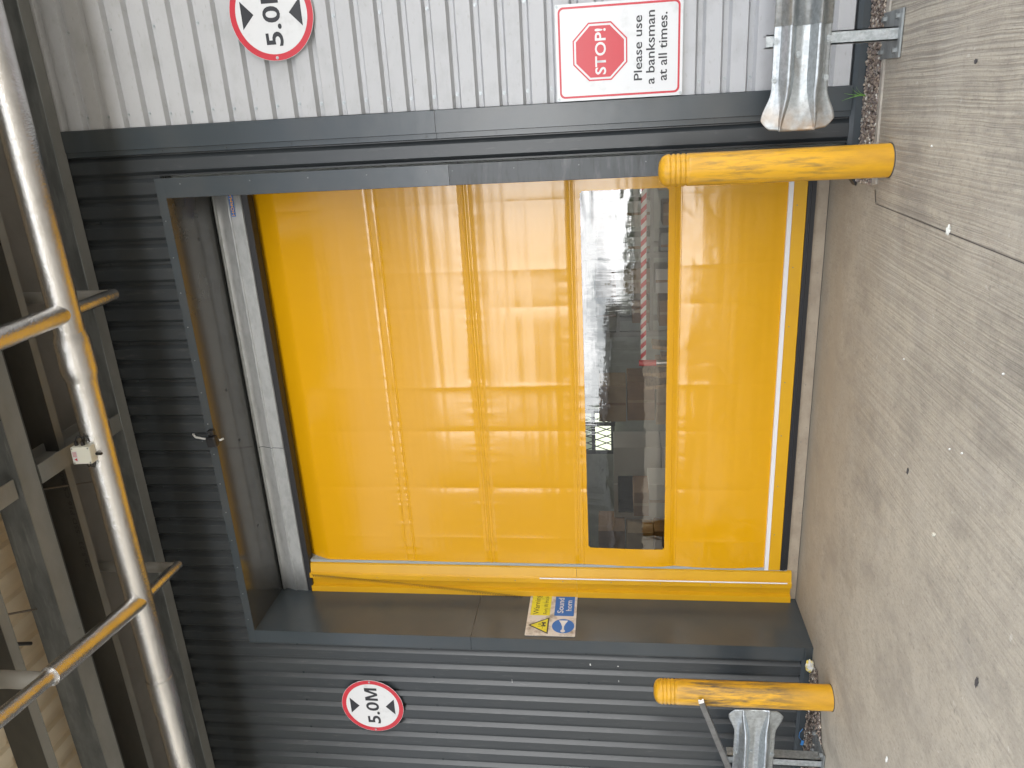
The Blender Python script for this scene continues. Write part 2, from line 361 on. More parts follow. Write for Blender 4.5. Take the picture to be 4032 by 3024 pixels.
# gravel margins
BED = mat('gravel bed soil', (.10, .085, .07), .9, bump=[(60, (1, 1, 1), .8, .01)])
STONE = bpy.data.materials.new('gravel stones'); STONE.use_nodes = True
t = STONE.node_tree; b = t.nodes['Principled BSDF']; b.inputs['Roughness'].default_value = .75
gi = N(t, 'ShaderNodeNewGeometry'); cr = N(t, 'ShaderNodeValToRGB'); t.links.new(gi.outputs['Random Per Island'], cr.inputs[0]); t.links.new(cr.outputs[0], b.inputs['Base Color'])
cr.color_ramp.interpolation = 'CONSTANT'; els = cr.color_ramp.elements; els[0].color = (.22, .17, .14, 1); els[1].position = .25; els[1].color = (.33, .27, .22, 1)
for p_, c_ in ((.45, (.26, .22, .2, 1)), (.62, (.42, .35, .28, 1)), (.76, (.16, .13, .12, 1)), (.88, (.5, .46, .4, 1)), (.96, (.62, .6, .55, 1))):
    e = els.new(p_); e.color = c_
def gravel(name, poly, n, seed, smin=.005, smax=.013):
    random.seed(seed)
    bedm = MB(); bedm.add([(x, y, .004) for x, y in poly], [tuple(range(len(poly)))])
    build(name + '_bed', bedm, BED, kind='structure')
    xs = [p[0] for p in poly]; ys = [p[1] for p in poly]
    ico = bmesh.new(); bmesh.ops.create_icosphere(ico, subdivisions=1, radius=1); iv = [v.co.copy() for v in ico.verts]; iF = [tuple(v.index for v in f.verts) for f in ico.faces]; ico.free()
    def inside(x, y):
        c = False; j = len(poly) - 1
        for i in range(len(poly)):
            if (poly[i][1] > y) != (poly[j][1] > y) and x < (poly[j][0] - poly[i][0]) * (y - poly[i][1]) / (poly[j][1] - poly[i][1]) + poly[i][0]: c = not c
            j = i
        return c
    m_ = MB(); k = 0
    while k < n:
        x = random.uniform(min(xs), max(xs)); y = random.uniform(min(ys), max(ys))
        if not inside(x, y): continue
        s_ = random.uniform(smin, smax); rot = Matrix.Rotation(random.uniform(0, 6.3), 3, 'Z') @ Matrix.Rotation(random.uniform(-.5, .5), 3, 'X')
        sx, sy, sz = s_ * random.uniform(.8, 1.4), s_ * random.uniform(.6, 1), s_ * random.uniform(.5, .8)
        p = Vector((x, y, .004 + sz * random.uniform(.3, 1.5)))
        m_.add([rot @ Vector((v.x * sx, v.y * sy, v.z * sz)) * random.uniform(.85, 1.1) + p for v in iv], iF); k += 1
    o = build(name, m_, STONE); o['kind'] = 'stuff'; return o
g1 = gravel('gravel', [(-.62, -.012), (2.2, -.012), (2.2, -.29), (.6, -.285), (.1, -.30), (-.35, -.318), (-.62, -.34)], 6500, 5)
g1['label'] = 'brown gravel strip along the foot of the white wall'
g2 = gravel('gravel', [(-4.60, -.012), (-7.2, -.012), (-7.2, -.9), (-5.6, -.72), (-5.05, -.50), (-4.75, -.33), (-4.55, -.20)], 6500, 9, .004, .011)
g2['label'] = 'dark dirty gravel patch along the foot of the left wall'
# concrete edging beside the right gravel
mb = MB(); mb.prism([(-.60, -.425), (-.36, -.365), (.12, -.345), (2.2, -.335), (2.2, -.29), (.6, -.286), (.1, -.301), (-.35, -.32), (-.62, -.345)], (0, 0, .0), (1, 0, 0), (0, 1, 0), (0, 0, .012))
build('path_edging', mb, mat('edging concrete', (.42, .39, .34), .8, var=(12, (1, 1, 1), (.3, .27, .24), .4, .7), bump=[(60, (1, 1, 1), .5, .004)]), kind='structure')
# threshold upstand under the door
mb = MB(); mb.box(-4.466, -.45, .668, 1.1, -.02, .098)
build('path_threshold', mb, CURB, kind='structure', bevel=.004)

# ---------------------------------------------------------------- walls
ZT = 4.985; XL = -4.468
PI_ = .1642
def rib_profile(u0, u1, phase, pitch, depth=.032, y0=0., vw=.024, sl=.028):
    """valleys centred at phase + k*pitch, crowns at y0, valleys at y0+depth"""
    pts = []; k = math.floor((u0 - phase) / pitch) - 1
    while phase + k * pitch < u1 + pitch:
        c = phase + k * pitch
        pts += [(c - vw / 2 - sl, y0), (c - vw / 2, y0 + depth), (c + vw / 2, y0 + depth), (c + vw / 2 + sl, y0)]; k += 1
    def at(u):
        for (a, ya), (b, yb) in zip(pts[:-1], pts[1:]):
            if a <= u <= b: return ya + (yb - ya) * (u - a) / max(b - a, 1e-9)
        return y0
    return [(u0, at(u0))] + [p for p in pts if u0 < p[0] < u1] + [(u1, at(u1))]
PH = -.701
wall = thing('cladding_wall', 'dark grey ribbed steel wall framing the yellow door opening', 'wall', (-4.8, 0, 0))
build('cladding_sheet', MB().strip(rib_profile(-8.6, -4.475, PH, PI_), 'x', .082, 5.90, 1), DARK, wall, label='tall ribbed dark grey sheeting left of the door')
build('cladding_sheet', MB().strip(rib_profile(-4.475, -.372, PH, PI_), 'x', 5.03, 5.90, 1), DARK, wall, label='shadowed ribbed sheeting above the door')
build('cladding_sheet', MB().strip(rib_profile(-.372, -.15, PH, PI_), 'x', .082, 5.90, 1), DARK, wall, label='narrow strip of ribbed sheeting right of the door')
# right trim (flat cover with a return lip), in two lengths
for z0, z1 in ((.085, 2.87), (2.873, 5.90)):
    build('corner_trim', MB().strip([(-.212, .020), (-.206, -.004), (-.172, -.006), (-.168, -.018), (-.020, -.018), (-.016, -.012), (-.016, .034)], 'x', z0, z1), DARKS, wall, solid=.0015)
# flange right of the door, in two lengths, lower one rain marked
for z0, z1, m_ in ((.085, 2.80, DARKW), (2.803, 4.99, DARKS)):
    build('door_flange', MB().strip([(-.386, .030), (-.386, -.022), (-.529, -.022), (-.532, -.016), (-.532, .60)], 'x', z0, z1), m_, wall, solid=.0015)
# left reveal + left corner flashing
for z0, z1 in ((.0, 2.945), (2.948, ZT)):
    build('reveal_panel', MB().strip([(XL, .72), (XL, -.018)], 'x', z0, z1), DARKS, wall, solid=.0015)
    build('corner_flashing', MB().strip([(XL, -.018), (-4.598, -.020), (-4.600, .028)], 'x', max(z0, .075), z1 + (.03 if z1 > 4 else 0)), DARKS, wall, solid=.0015)
# soffit + its drip edge
build('soffit_panel', MB().add([(-4.47, .72, ZT), (-.372, .72, ZT), (-.372, -.02, ZT), (-4.47, -.02, ZT)], [(0, 1, 2, 3)]), SOFF, wall, solid=.0015)
build('drip_edge', MB().strip([(ZT, -.022), (5.052, -.024), (5.058, .020)], 'z', -4.60, -.385), DARKS, wall, solid=.002)
# base flashings
def base_flash(x0, x1): return MB().strip([(.088, .034), (.084, .002), (.058, -.010), (.0, -.012)], 'z', x0, x1)
build('base_flashing', base_flash(-8.6, -4.47), DARKS, wall, solid=.002)
build('base_flashing', base_flash(-.532, 6.), DARKS, wall, solid=.002)
sc_dark = hexhead('screw_head', DARKS, .0075, .006)
for k in range(0, 24):
    x = PH - PI_ * k
    if x > -4.45: place(sc_dark, 'screw', wall, (x, .032, 5.085))
for k in range(0, 24, 2): place(sc_dark, 'screw', wall, (PH - PI_ * k, .032, 5.60))
for zz in (1.92, 3.35, 4.62):
    for k in range(24, 34, 2): place(sc_dark, 'screw', wall, (PH - PI_ * k, .032, zz + random.uniform(-.02, .02)))
sc_st = hexhead('bright_screw', GALVD, .005, .003, washer=False)
for zz in (4.85, 4.3, 3.851, 3.407, 2.96, 2.774, 2.332, 1.875, 1.413, .95): place(sc_st, 'screw', wall, (-.430, -.024, zz))
for k in range(10): place(sc_dark, 'screw', wall, (-.189, -.008, .45 + .50 * k))
for k in range(14): place(sc_st, 'screw', wall, (-.70 - .28 * k, -.026, 5.022))
for x, y in ((-.9, .33), (-2.2, .30), (-2.7, .36), (-3.6, .40)):
    place(hexhead('soffit_screw', DARKS, .009, .004, 'z'), 'screw', wall, (x, y, ZT - .001))
# small paint chips on the left sheeting
CHIP = mat('bare metal chip', (.6, .6, .58), .5)
chip = MB()
for x, z, a, b_ in ((-4.735, 1.885, .012, .006), (-4.742, 1.64, .005, .007), (-4.905, 1.635, .011, .0025), (-4.535, 1.30, .005, .002), (-4.95, 2.6, .02, .002)):
    chip.add([(x - a, -.0025, z - b_), (x + a, -.0025, z - b_ * .6), (x + a * .9, -.0025, z + b_), (x - a * .8, -.0025, z + b_ * .8)], [(0, 1, 2, 3)])
build('paint_chip', chip, CHIP, wall)

ww = thing('white_wall', 'white horizontally ribbed steel wall right of the door', 'wall', (2, 0, 0))
PW = .1647
for z0, z1 in ((.088, 3.02), (3.018, 5.95)):
    off = 0 if z0 < 1 else -.0012
    build('cladding_sheet', MB().strip([(z, y + off) for z, y in rib_profile(z0, z1, .073, PW, depth=.042, vw=.030, sl=.017)], 'z', -.014, 6.0), WHITE, ww)
sc_w = hexhead('wall_screw', GALV, .0085, .007)
for k in range(0, 34):
    z = .073 + PW * k
    if z < .1: z = .115
    place(sc_w, 'screw', ww, (.060 + .018 * math.sin(k * 1.7) * .3 + .012, .040, z))
    if k % 2: place(sc_w, 'screw', ww, (.63 + (.0 if k < 25 else .02), .040, z))
    
# building shell: keeps the interior closed and shades the yard
shell = thing('warehouse_building', 'warehouse interior of pale walls seen through the door window', 'building', (-4, 6, 0))
mb = MB()
mb.box(-12, 6, 13.8, 14, 0, 8.6); mb.box(-12.2, -12, .1, 14, 0, 8.6); mb.box(6, 6.2, .1, 14, 0, 8.6)
build('wall', mb, INWALL, shell)
mb = MB(); mb.box(-12, -4.50, .10, .20, 0, 8.6); mb.box(-.50, 6, .10, .20, 0, 8.6); mb.box(-4.50, -.50, .10, .20, 5.12, 8.6)
mb.box(-12, -4.50, .74, .80, 0, 5.3); mb.box(-.46, 6, .74, .80, 0, 5.3); mb.box(-4.6, -.4, .74, .80, 5.0, 5.3)
build('front_wall', mb, INWALL, shell)
build('roof', MB().box(-12.3, 6.3, 0.0, 14.1, 8.6, 8.8), FARW, shell)
build('interior_floor', quad(-12, 6, 1.1, 13.8, .10), mat('interior floor', (.30, .29, .27), .45), shell)
build('ceiling', quad(-12, 6, .8, 13.8, 6.2), INWALL, shell)

# ---------------------------------------------------------------- the yellow door
YD = .67
door = thing('high_speed_door', 'large yellow fabric roll door with a clear window strip', 'door', (-2.45, YD, .1))
WX0, WX1, WZ0, WZ1 = -3.948, -.687, 1.205, 1.901
X0, X1, Z0, Z1 = -4.135, -.515, .30, 4.72
seams = [3.66, 3.585, 2.865, 2.80, 1.985, 1.13, .31]
creases = [(-.75, 1), (-1.30, -1), (-1.62, .6), (-2.33, -1.1), (-2.76, .8), (-3.33, 1.2), (-3.86, -.8)]
def cur(x, z):
    """depth of the curtain face"""
    if z > 3.62: lo, hi, A = 3.62, 4.72, .003
    elif z > 2.83: lo, hi, A = 2.83, 3.62, .008
    elif z > 1.985: lo, hi, A = 1.985, 2.83, .004
    elif z > 1.12: lo, hi, A = 1.12, 1.985, .0
    else: lo, hi, A = .30, 1.12, .024
    c = (lo + hi) / 2; h = (hi - lo) / 2; y = -A * (1 - ((z - c) / h) ** 2)
    if 1.12 < z < 1.985: y = -.022 * math.sin(math.pi * ((z - 1.12) / .865) ** .6)
    soft = max(0, 1 - ((z - c) / h) ** 2) ** .5
    if z > 4.36: f_ = max(0, (z - 4.45) / .27); y += .13 * f_ ** 1.3
    for xc, s_ in creases:
        d = abs(x - xc); wgt = (.0045 if z < 3.6 else .0018)
        y += s_ * wgt * math.exp(-(d / .035)) * (.55 + .45 * soft)
        y += s_ * wgt * .22 * math.exp(-(d / .22) ** 2)
    # puckers at the weld bands
    for zs in seams[:5]:
        d = abs(z - zs)
        if d < .30:
            n_ = noise.noise(Vector((x * 16, zs * 3, 0))) + .5 * noise.noise(Vector((x * 37, zs * 5, 1)))
            y += .0025 * n_ * math.exp(-d / .055)
            y += (.0055 * math.exp(-(d / .015) ** 2) if 1.9 < zs < 3 else .0022 * math.exp(-(d / .008) ** 2))
    # long creases and slack
    amp = .0022 if z < 3.5 else .0008
    y += amp * noise.noise(Vector((x * 1.9, z * 2.4, 5))) + amp * .4 * noise.noise(Vector((x * 5.5, z * 4.0, 8)))
    y += .0011 * noise.noise(Vector((x * .30, z * 17, 13))) * (1 if z < 3.4 else .3)
    if z < 1.12:
        r_ = noise.noise(Vector((x * 4 - z * 3, z * 3 + x * 2, 23))); y += .0010 * (1 - min(1, abs(r_) * 5)) + .0045 * noise.noise(Vector((x * 3, z * 4, 31)))
    return YD + y
def ticks(a, b, st, must):
    must = sorted([a, b] + [m for m in must if a < m < b]); res = []
    for p, q in zip(must[:-1], must[1:]):
        n = max(1, round((q - p) / st)); res += [p + (q - p) * i / n for i in range(n)]
    return res + [b]
tx = ticks(X0, X1, .0125, [WX0, WX1]); tz = ticks(Z0, Z1, .0125, [WZ0, WZ1])
mb = MB()
for z in tz:
    for x in tx: mb.v.append((x, cur(x, z), z))
nx = len(tx)
def in_win(cx, cz):
    if not (WX0 < cx < WX1 and WZ0 < cz < WZ1): return False
    r_ = .03; dx = max(WX0 + r_ - cx, cx - (WX1 - r_), 0); dz = max(WZ0 + r_ - cz, cz - (WZ1 - r_), 0)
    return dx * dx + dz * dz <= r_ * r_
for j in range(len(tz) - 1):
    for i in range(nx - 1):
        if in_win((tx[i] + tx[i + 1]) / 2, (tz[j] + tz[j + 1]) / 2): continue
        a = j * nx + i; mb.f.append((a, a + 1, a + nx + 1, a + nx))
curtain = build('curtain', mb, PVC, door, smooth='all')
# weld bands: thin raised ribbons over the sheet
def ribbon(name, z0, z1, m_, proud=.0035, x0=X0, x1=X1, lab=None):
    b_ = MB(); xs = ticks(x0, x1, .02, []); n = len(xs)
    zs = [z0, z0 + .0015, (z0 + z1) / 2, z1 - .0015, z1]; pr = [0.0008, proud, proud * 1.15, proud, .0008]
    for z, p in zip(zs, pr):
        for x in xs: b_.v.append((x, cur(x, z) - p + (.0009 * noise.noise(Vector((x * 22, z * 9, 2)))), z))
    for j in range(4):
        for i in range(n - 1): a = j * n + i; b_.f.append((a, a + 1, a + n + 1, a + n))
    return build(name, b_, m_, door, smooth='all', label=lab)
for z0, z1 in ((3.585, 3.592), (3.655, 3.662), (2.797, 2.803), (2.820, 2.846), (2.862, 2.868), (1.972, 1.992), (1.940, 1.944), (1.098, 1.103), (1.150, 1.155)):
    ribbon('weld_band', z0, z1, PVC, .003)
# window film
mb = MB(); xs = ticks(WX0 - .004, WX1 + .004, .02, []); zs = ticks(WZ0 - .004, WZ1 + .004, .02, []); n = len(xs)
for z in zs:
    for x in xs:
        e = .004 * noise.noise(Vector((x * .9, z * 2, 44))) + .0006 * noise.noise(Vector((x * 7, z * 1.5, 4)))
        edge = math.exp(-(WX1 - x) / .16) * .0030 * noise.noise(Vector((x * 4, z * 26, 9)))
        mb.v.append((x, YD + .003 - .022 * math.sin(math.pi * ((z - 1.12) / .865) ** .6) + e * .6 + edge, z))
for j in range(len(zs) - 1):
    for i in range(n - 1): a = j * n + i; mb.f.append((a, a + 1, a + n + 1, a + n))
build('window', mb, FILM, door, smooth='all')
# bottom: binding, bar, seal
build('binding', MB().box(-4.145, -.50, YD - .028, YD + .01, .268, .302), TRIMW, door)
bar = build('bottom_bar', MB().box(-4.145, -.50, YD - .024, YD + .04, .164, .266), YSTEEL, door, bevel=.003)
for k in range(8): place(sc_st, 'screw', bar, (-.86 - .485 * k, YD - .025, .235))
sl = MB().box(-4.14, -.50, YD - .030, YD + .03, .118, .163); sl.box(-4.14, -.50, YD - .022, YD + .02, .0985, .117); sl.tube([(-4.14, YD - .032, .138), (-.50, YD - .032, .138)], .006, 8)
build('seal', sl, BLACK, door)
# left side frame
fr = MB(); prof = [(-4.157, YD - .004), (-4.166, YD - .030), (-4.252, YD - .046), (-4.262, YD - .062), (-4.309, YD - .064), (-4.322, YD - .030), (-4.398, YD - .024), (-4.408, YD - .058), (-4.466, YD - .062)]
for z0, z1 in ((.06, 2.018), (2.020, 4.66)):
    build('side_frame', MB().strip(prof, 'x', z0, z1), YSTEEL, door, solid=.002)
build('guide_strip', MB().box(-4.157, -4.132, YD - .016, YD + .16, .10, 4.68), ZIP, door, bevel=.003)
for k in range(10): place(sc_st, 'screw', door, (-4.286, YD - .066, .33 + .455 * k))
build('side_frame', MB().box(-.516, -.50, YD - .05, YD + .03, .06, 4.66), YSTEEL, door)
# light curtain rod and coiled lead
rod = MB().tube([(-4.255, YD - .066, .10), (-4.257, YD - .066, 2.37)], .0065, 10)
build('sensor_rod', rod, TRIMW, door, smooth=True)
coil = []; n = 84 * 8
for i in range(n + 1):
    f = i / n; c = Vector((-4.275, YD - .075, 4.63)).lerp(Vector((-4.462, YD - .085, 2.545)), f); c.z += 0; c.x += .012 * math.sin(f * math.pi)
    a = f * 84 * 2 * math.pi; coil.append(c + Vector((math.cos(a) * .011, math.sin(a) * .011, 0)))
build('coiled_cable', MB().tube(coil, .0022, 6), BLACK, door, smooth='all')
# header cover: concave top, ridge, flat lower face, dark lip
hd = MB(); pr = [(ZT - .002, YD - .02), (4.965, YD - .045), (4.955, YD - .045), (4.950, YD - .03), (4.93, YD - .022), (4.90, YD - .030), (4.86, YD - .044), (4.838, YD - .050), (4.832, YD - .058), (4.822, YD - .058), (4.816, YD - .050), (4.78, YD - .052), (4.712, YD - .058), (4.706, YD - .05), (4.704, YD + .04)]
for x0, x1 in ((-4.466, -.50),):
    build('header_cover', MB().strip(pr, 'z', x0, x1, 12), ALU, door, smooth=True, solid=.002)
build('header_seam', MB().strip([(a, b - .0015) for a, b in pr[2:-1]], 'z', -2.902, -2.897), DARKS, door, solid=.001)
build('header_lip', MB().box(-4.466, -.50, YD - .055, YD + .05, 4.648, 4.703), BLACK, door, bevel=.004)
plate = build('maker_plate', MB().box(-.765, -.485, YD - .0600, YD - .056, 4.775, 4.812), BLUEP, door)
text_mesh('HÖRMANN', ((-.758, YD - .0605, 4.781), (.262, 0, 0), (0, 0, .027)), .0005, mat('orange print', (.75, .38, .05), .4), plate, bold=.02)

# ---------------------------------------------------------------- signs
def rrect(x0, x1, z0, z1, r, n=6):
    pts = []
    for cx, cz, a0 in ((x1 - r, z1 - r, 0), (x0 + r, z1 - r, 90), (x0 + r, z0 + r, 180), (x1 - r, z0 + r, 270)):
        for i in range(n + 1): a = R(a0 + 90 * i / n); pts.append((cx + r * math.cos(a), cz + r * math.sin(a)))
    return pts
def ring(outer, inner, p0, ex, ey, d):
    mb = MB(); p0, ex, ey, d = map(Vector, (p0, ex, ey, d)); n = len(outer)
    vs = [p0 + ex * a + ey * b + d for a, b in outer] + [p0 + ex * a + ey * b + d for a, b in inner]
    return mb.add(vs, [(i, (i + 1) % n, (i + 1) % n + n, i + n) for i in range(n)])
def disc(c, r, n=64): return [(c[0] + r * math.cos(2 * math.pi * i / n), c[1] + r * math.sin(2 * math.pi * i / n)) for i in range(n)]
EX, EZ = (1, 0, 0), (0, 0, 1)
def face(poly, p0, ex, ey): p0, ex, ey = map(Vector, (p0, ex, ey)); return MB().add([p0 + ex * a + ey * b for a, b in poly], [tuple(range(len(poly)))])
st = thing('stop_sign', 'white rectangular sign with red STOP! octagon on the white wall', 'sign', (.288, -.03, 1.178))
build('board', MB().prism(rrect(-.011, .585, 1.178, 2.007, .012), (0, -.034, 0), EX, EZ, (0, .003, 0)), WHITEP, st)
build('border', ring(rrect(.006, .568, 1.196, 1.989, .035), rrect(.019, .555, 1.209, 1.976, .025), (0, -.0348, 0), EX, EZ, (0, 0, 0)), REDP, st)
oc = lambda s_: [(.287 + s_ * math.cos(R(22.5 + 45 * i)), 1.716 + s_ * math.sin(R(22.5 + 45 * i))) for i in range(8)]
build('octagon', ring(oc(.194), oc(.184), (0, -.0348, 0), EX, EZ, (0, 0, 0)), REDP, st)
build('octagon', face(oc(.171), (0, -.0348, 0), EX, EZ), REDP, st)
text_mesh('STOP!', ((.146, -.0355, 1.677), (.281, 0, 0), (0, 0, .072)), 0, WHITEP, st, bold=.016)
text_mesh('Please use', ((.095, -.0352, 1.440), (.394, 0, 0), (0, 0, .055)), 0, BLACKP, st, bold=.012)
text_mesh('a banksman', ((.067, -.0352, 1.358), (.447, 0, 0), (0, 0, .057)), 0, BLACKP, st, bold=.012)
text_mesh('at all times.', ((.085, -.0352, 1.278), (.413, 0, 0), (0, 0, .057)), 0, BLACKP, st, bold=.012)
sc_s = hexhead('sign_screw', GALV, .007, .004)
for x, z in ((.002, 1.19), (.002, 1.995), (.572, 1.19), (.572, 1.995)): place(sc_s, 'screw', st, (x, -.0355, z))
def height_sign(cx, cz, label, ry):
    s_ = thing('height_limit_sign', label, 'sign', (cx, -.03, cz), 'round red bordered height limit signs')
    r0 = .299
    build('disc', MB().prism(disc((cx, cz), r0), (0, -.034, 0), EX, EZ, (0, .003, 0)), WHITEP, s_)
    build('border', ring(disc((cx, cz), r0 - .002), disc((cx, cz), r0 - .043), (0, -.0346, 0), EX, EZ, (0, 0, 0)), REDP, s_)
    for sg in (1, -1):
        build('arrow', face([(cx - .089, cz + sg * .215), (cx + .089, cz + sg * .215), (cx, cz + sg * .127)], (0, -.0346, 0), EX, EZ), BLACKP, s_)
    text_mesh('5.0', ((cx - .205, -.0349, cz - .063), (.252, 0, 0), (0, 0, .126)), 0, BLACKP, s_, bold=.02)
    mx0, mz0, mw, mh = cx + .064, cz - .061, .146, .122
    gl = MB(); q = lambda a, b_: (mx0 + a * mw, -.0349, mz0 + b_ * mh)
    gl.add([q(0, 0), q(.19, 0), q(.19, 1), q(0, 1)], [(0, 1, 2, 3)]); gl.add([q(.81, 0), q(1, 0), q(1, 1), q(.81, 1)], [(0, 1, 2, 3)])
    gl.add([q(.19, 1), q(.19, .66), q(.41, 0), q(.5, 0), q(.5, .27), q(.27, 1)], [(0, 1, 2, 3, 4, 5)]); gl.add([q(.81, 1), q(.81, .66), q(.59, 0), q(.5, 0), q(.5, .27), q(.73, 1)], [(5, 4, 3, 2, 1, 0)])
    build('lettering', gl, BLACKP, s_)
    place(sc_s, 'screw', s_, (cx + .279, -.0352, cz)); place(sc_s, 'screw', s_, (cx - .279, -.0352, cz))
    return s_
height_sign(-5.281, 3.946, 'round 5.0M height sign on the dark ribbed wall left of the door', 0)
height_sign(.664, 3.944, 'round 5.0M height sign on the white wall, cut by the photo edge', 0)
# warning sign on the left reveal: text runs towards the door
ws = thing('warning_sign', 'weathered forklift warning and sound horn sign on the left door reveal', 'sign', (XL, .345, 2.24))
XS = XL + .004; EYv = (0, 1, 0)
build('plate', MB().prism(rrect(.026, .662, 2.015, 2.464, .012), (XS, 0, 0), EYv, EZ, (.003, 0, 0)), OLDM, ws)
XF = XS + .0038
build('panel', face(rrect(.314, .634, 2.259, 2.442, .010), (XF, 0, 0), EYv, EZ), YELP, ws)
build('panel', face(rrect(.313, .630, 2.038, 2.219, .010), (XF, 0, 0), EYv, EZ), BLUEP, ws)
build('disc', face(disc((.168, 2.128), .101, 48), (XF, 0, 0), EYv, EZ), BLUEP, ws)
build('triangle', face([(.050, 2.259), (.287, 2.259), (.169, 2.448)], (XF, 0, 0), EYv, EZ), BLACKP, ws)
build('triangle', face([(.073, 2.272), (.264, 2.272), (.169, 2.424)], (XF + .0006, 0, 0), EYv, EZ), YELP, ws)
ft = MB(); F = lambda pl: ft.add([(XF + .0012, a, b) for a, b in pl], [tuple(range(len(pl)))])
F([(.158, 2.300), (.212, 2.300), (.216, 2.322), (.200, 2.326), (.192, 2.316), (.172, 2.316), (.166, 2.328), (.158, 2.328)])
F(disc((.166, 2.296), .010, 16)); F(disc((.204, 2.296), .011, 16))
F([(.150, 2.290), (.154, 2.290), (.154, 2.360), (.150, 2.360)]); F([(.120, 2.312), (.150, 2.312), (.150, 2.316), (.120, 2.316)])
F([(.172, 2.320), (.176, 2.320), (.172, 2.350), (.168, 2.350)]); F([(.168, 2.347), (.200, 2.347), (.200, 2.351), (.168, 2.351)]); F([(.197, 2.322), (.201, 2.322), (.201, 2.350), (.197, 2.350)])
F(disc((.184, 2.338), .0055, 12))
build('forklift_pictogram', ft, BLACKP, ws)
hn = MB(); H_ = lambda pl: hn.add([(XF + .0006, a, b) for a, b in pl], [tuple(range(len(pl)))])
H_([(.105, 2.119), (.160, 2.120), (.200, 2.108), (.246, 2.086), (.246, 2.170), (.200, 2.148), (.160, 2.136), (.105, 2.137)]); H_(disc((.098, 2.128), .021, 20))
build('horn_pictogram', hn, WHITEP, ws)
UY = lambda w_: (0, w_, 0)
text_mesh('Warning', ((XF + .0006, .326, 2.346), UY(.294), (0, 0, .070)), 0, BLACKP, ws)
text_mesh('Fork lift trucks', ((XF + .0006, .334, 2.286), UY(.286), (0, 0, .036)), 0, BLACKP, ws)
text_mesh('Sound', ((XF + .0006, .355, 2.137), UY(.231), (0, 0, .057)), 0, WHITEP, ws, bold=.012)
text_mesh('horn', ((XF + .0006, .390, 2.061), UY(.158), (0, 0, .053)), 0, WHITEP, ws, bold=.012)

# ---------------------------------------------------------------- bollards
def bollard(x, y, m_, label):
    o = thing('bollard', label, 'bollard', (x, y, 0), 'yellow bollards either side of the door')
    r = .0985; H = 1.362
    prof = [(r, .0), (r, .05), (r * .998, .6), (r, 1.17)]
    for zc in (1.195, 1.225, 1.255, 1.285): prof += [(r, zc - .009), (r - .005, zc - .004), (r - .005, zc + .004), (r, zc + .009)]
    prof += [(r * .99, 1.305), (r * .93, 1.325), (r * .80, 1.342), (r * .55, 1.356), (r * .25, 1.361), (.001, H)]
    n = 56; mb = MB()
    for rr, z in prof:
        for j in range(n): a = 2 * math.pi * j / n; mb.v.append((x + rr * math.cos(a), y + rr * math.sin(a), z))
    for i in range(len(prof) - 1):
        for j in range(n): mb.f.append((i * n + j, i * n + (j + 1) % n, (i + 1) * n + (j + 1) % n, (i + 1) * n + j))
    build('sleeve', mb, m_, o, smooth='all')
    build('base_ring', MB().tube([(x, y, .0), (x, y, .006)], r + .004, 40), JOINT, o)
    return o
bollard(-.447, -.60, BOLA, 'yellow bollard right of the door beside the flared barrier end')
bollard(-4.478, -.585, BOLB, 'heavily scuffed yellow bollard left of the door with a steel strut against it')

# ---------------------------------------------------------------- crash barriers
def tip_mat(name, base, stain, sgn):
    m = mat(name, base, .42 if stain else .30, metal=.7 if stain else .85, var=(38, (1, 1, 1), tuple(c * .75 for c in base), .4, .62), dirt=(5, (1, 2, 2), (.24, .21, .18), .6, .78), bump=[(30, (1, 1, 1), .35, .002)])
    t = m.node_tree; b = t.nodes['Principled BSDF']; src = b.inputs['Base Color'].links[0].from_socket; K = t.links.new
    tc = N(t, 'ShaderNodeTexCoord'); sp = N(t, 'ShaderNodeSeparateXYZ'); K(tc.outputs['Object'], sp.inputs[0])
    n = N(t, 'ShaderNodeTexNoise', i_Scale=12., i_Detail=6.); K(tc.outputs['Object'], n.inputs['Vector'])
    a = N(t, 'ShaderNodeMapRange'); a.inputs['From Min'].default_value = -.62 * sgn; a.inputs['From Max'].default_value = -.80 * sgn; a.inputs['To Max'].default_value = stain; K(sp.outputs['X'], a.inputs['Value'])
    r = N(t, 'ShaderNodeMapRange'); r.inputs['From Min'].default_value = .3; r.inputs['From Max'].default_value = .6; K(n.outputs['Fac'], r.inputs['Value'])
    mx = N(t, 'ShaderNodeMix', data_type='RGBA'); mx.inputs['B'].default_value = (.38, .27, .17, 1); K(N_mul(t, a.outputs[0], r.outputs[0]), mx.inputs['Factor']); K(src, mx.inputs['A']); K(mx.outputs['Result'], b.inputs['Base Color'])
    return m
RAILR = tip_mat('galvanised rail stained at the tip', (.50, .53, .54), .9, 1)
RAILL = tip_mat('pale galvanised rail', (.62, .66, .68), .0, -1)
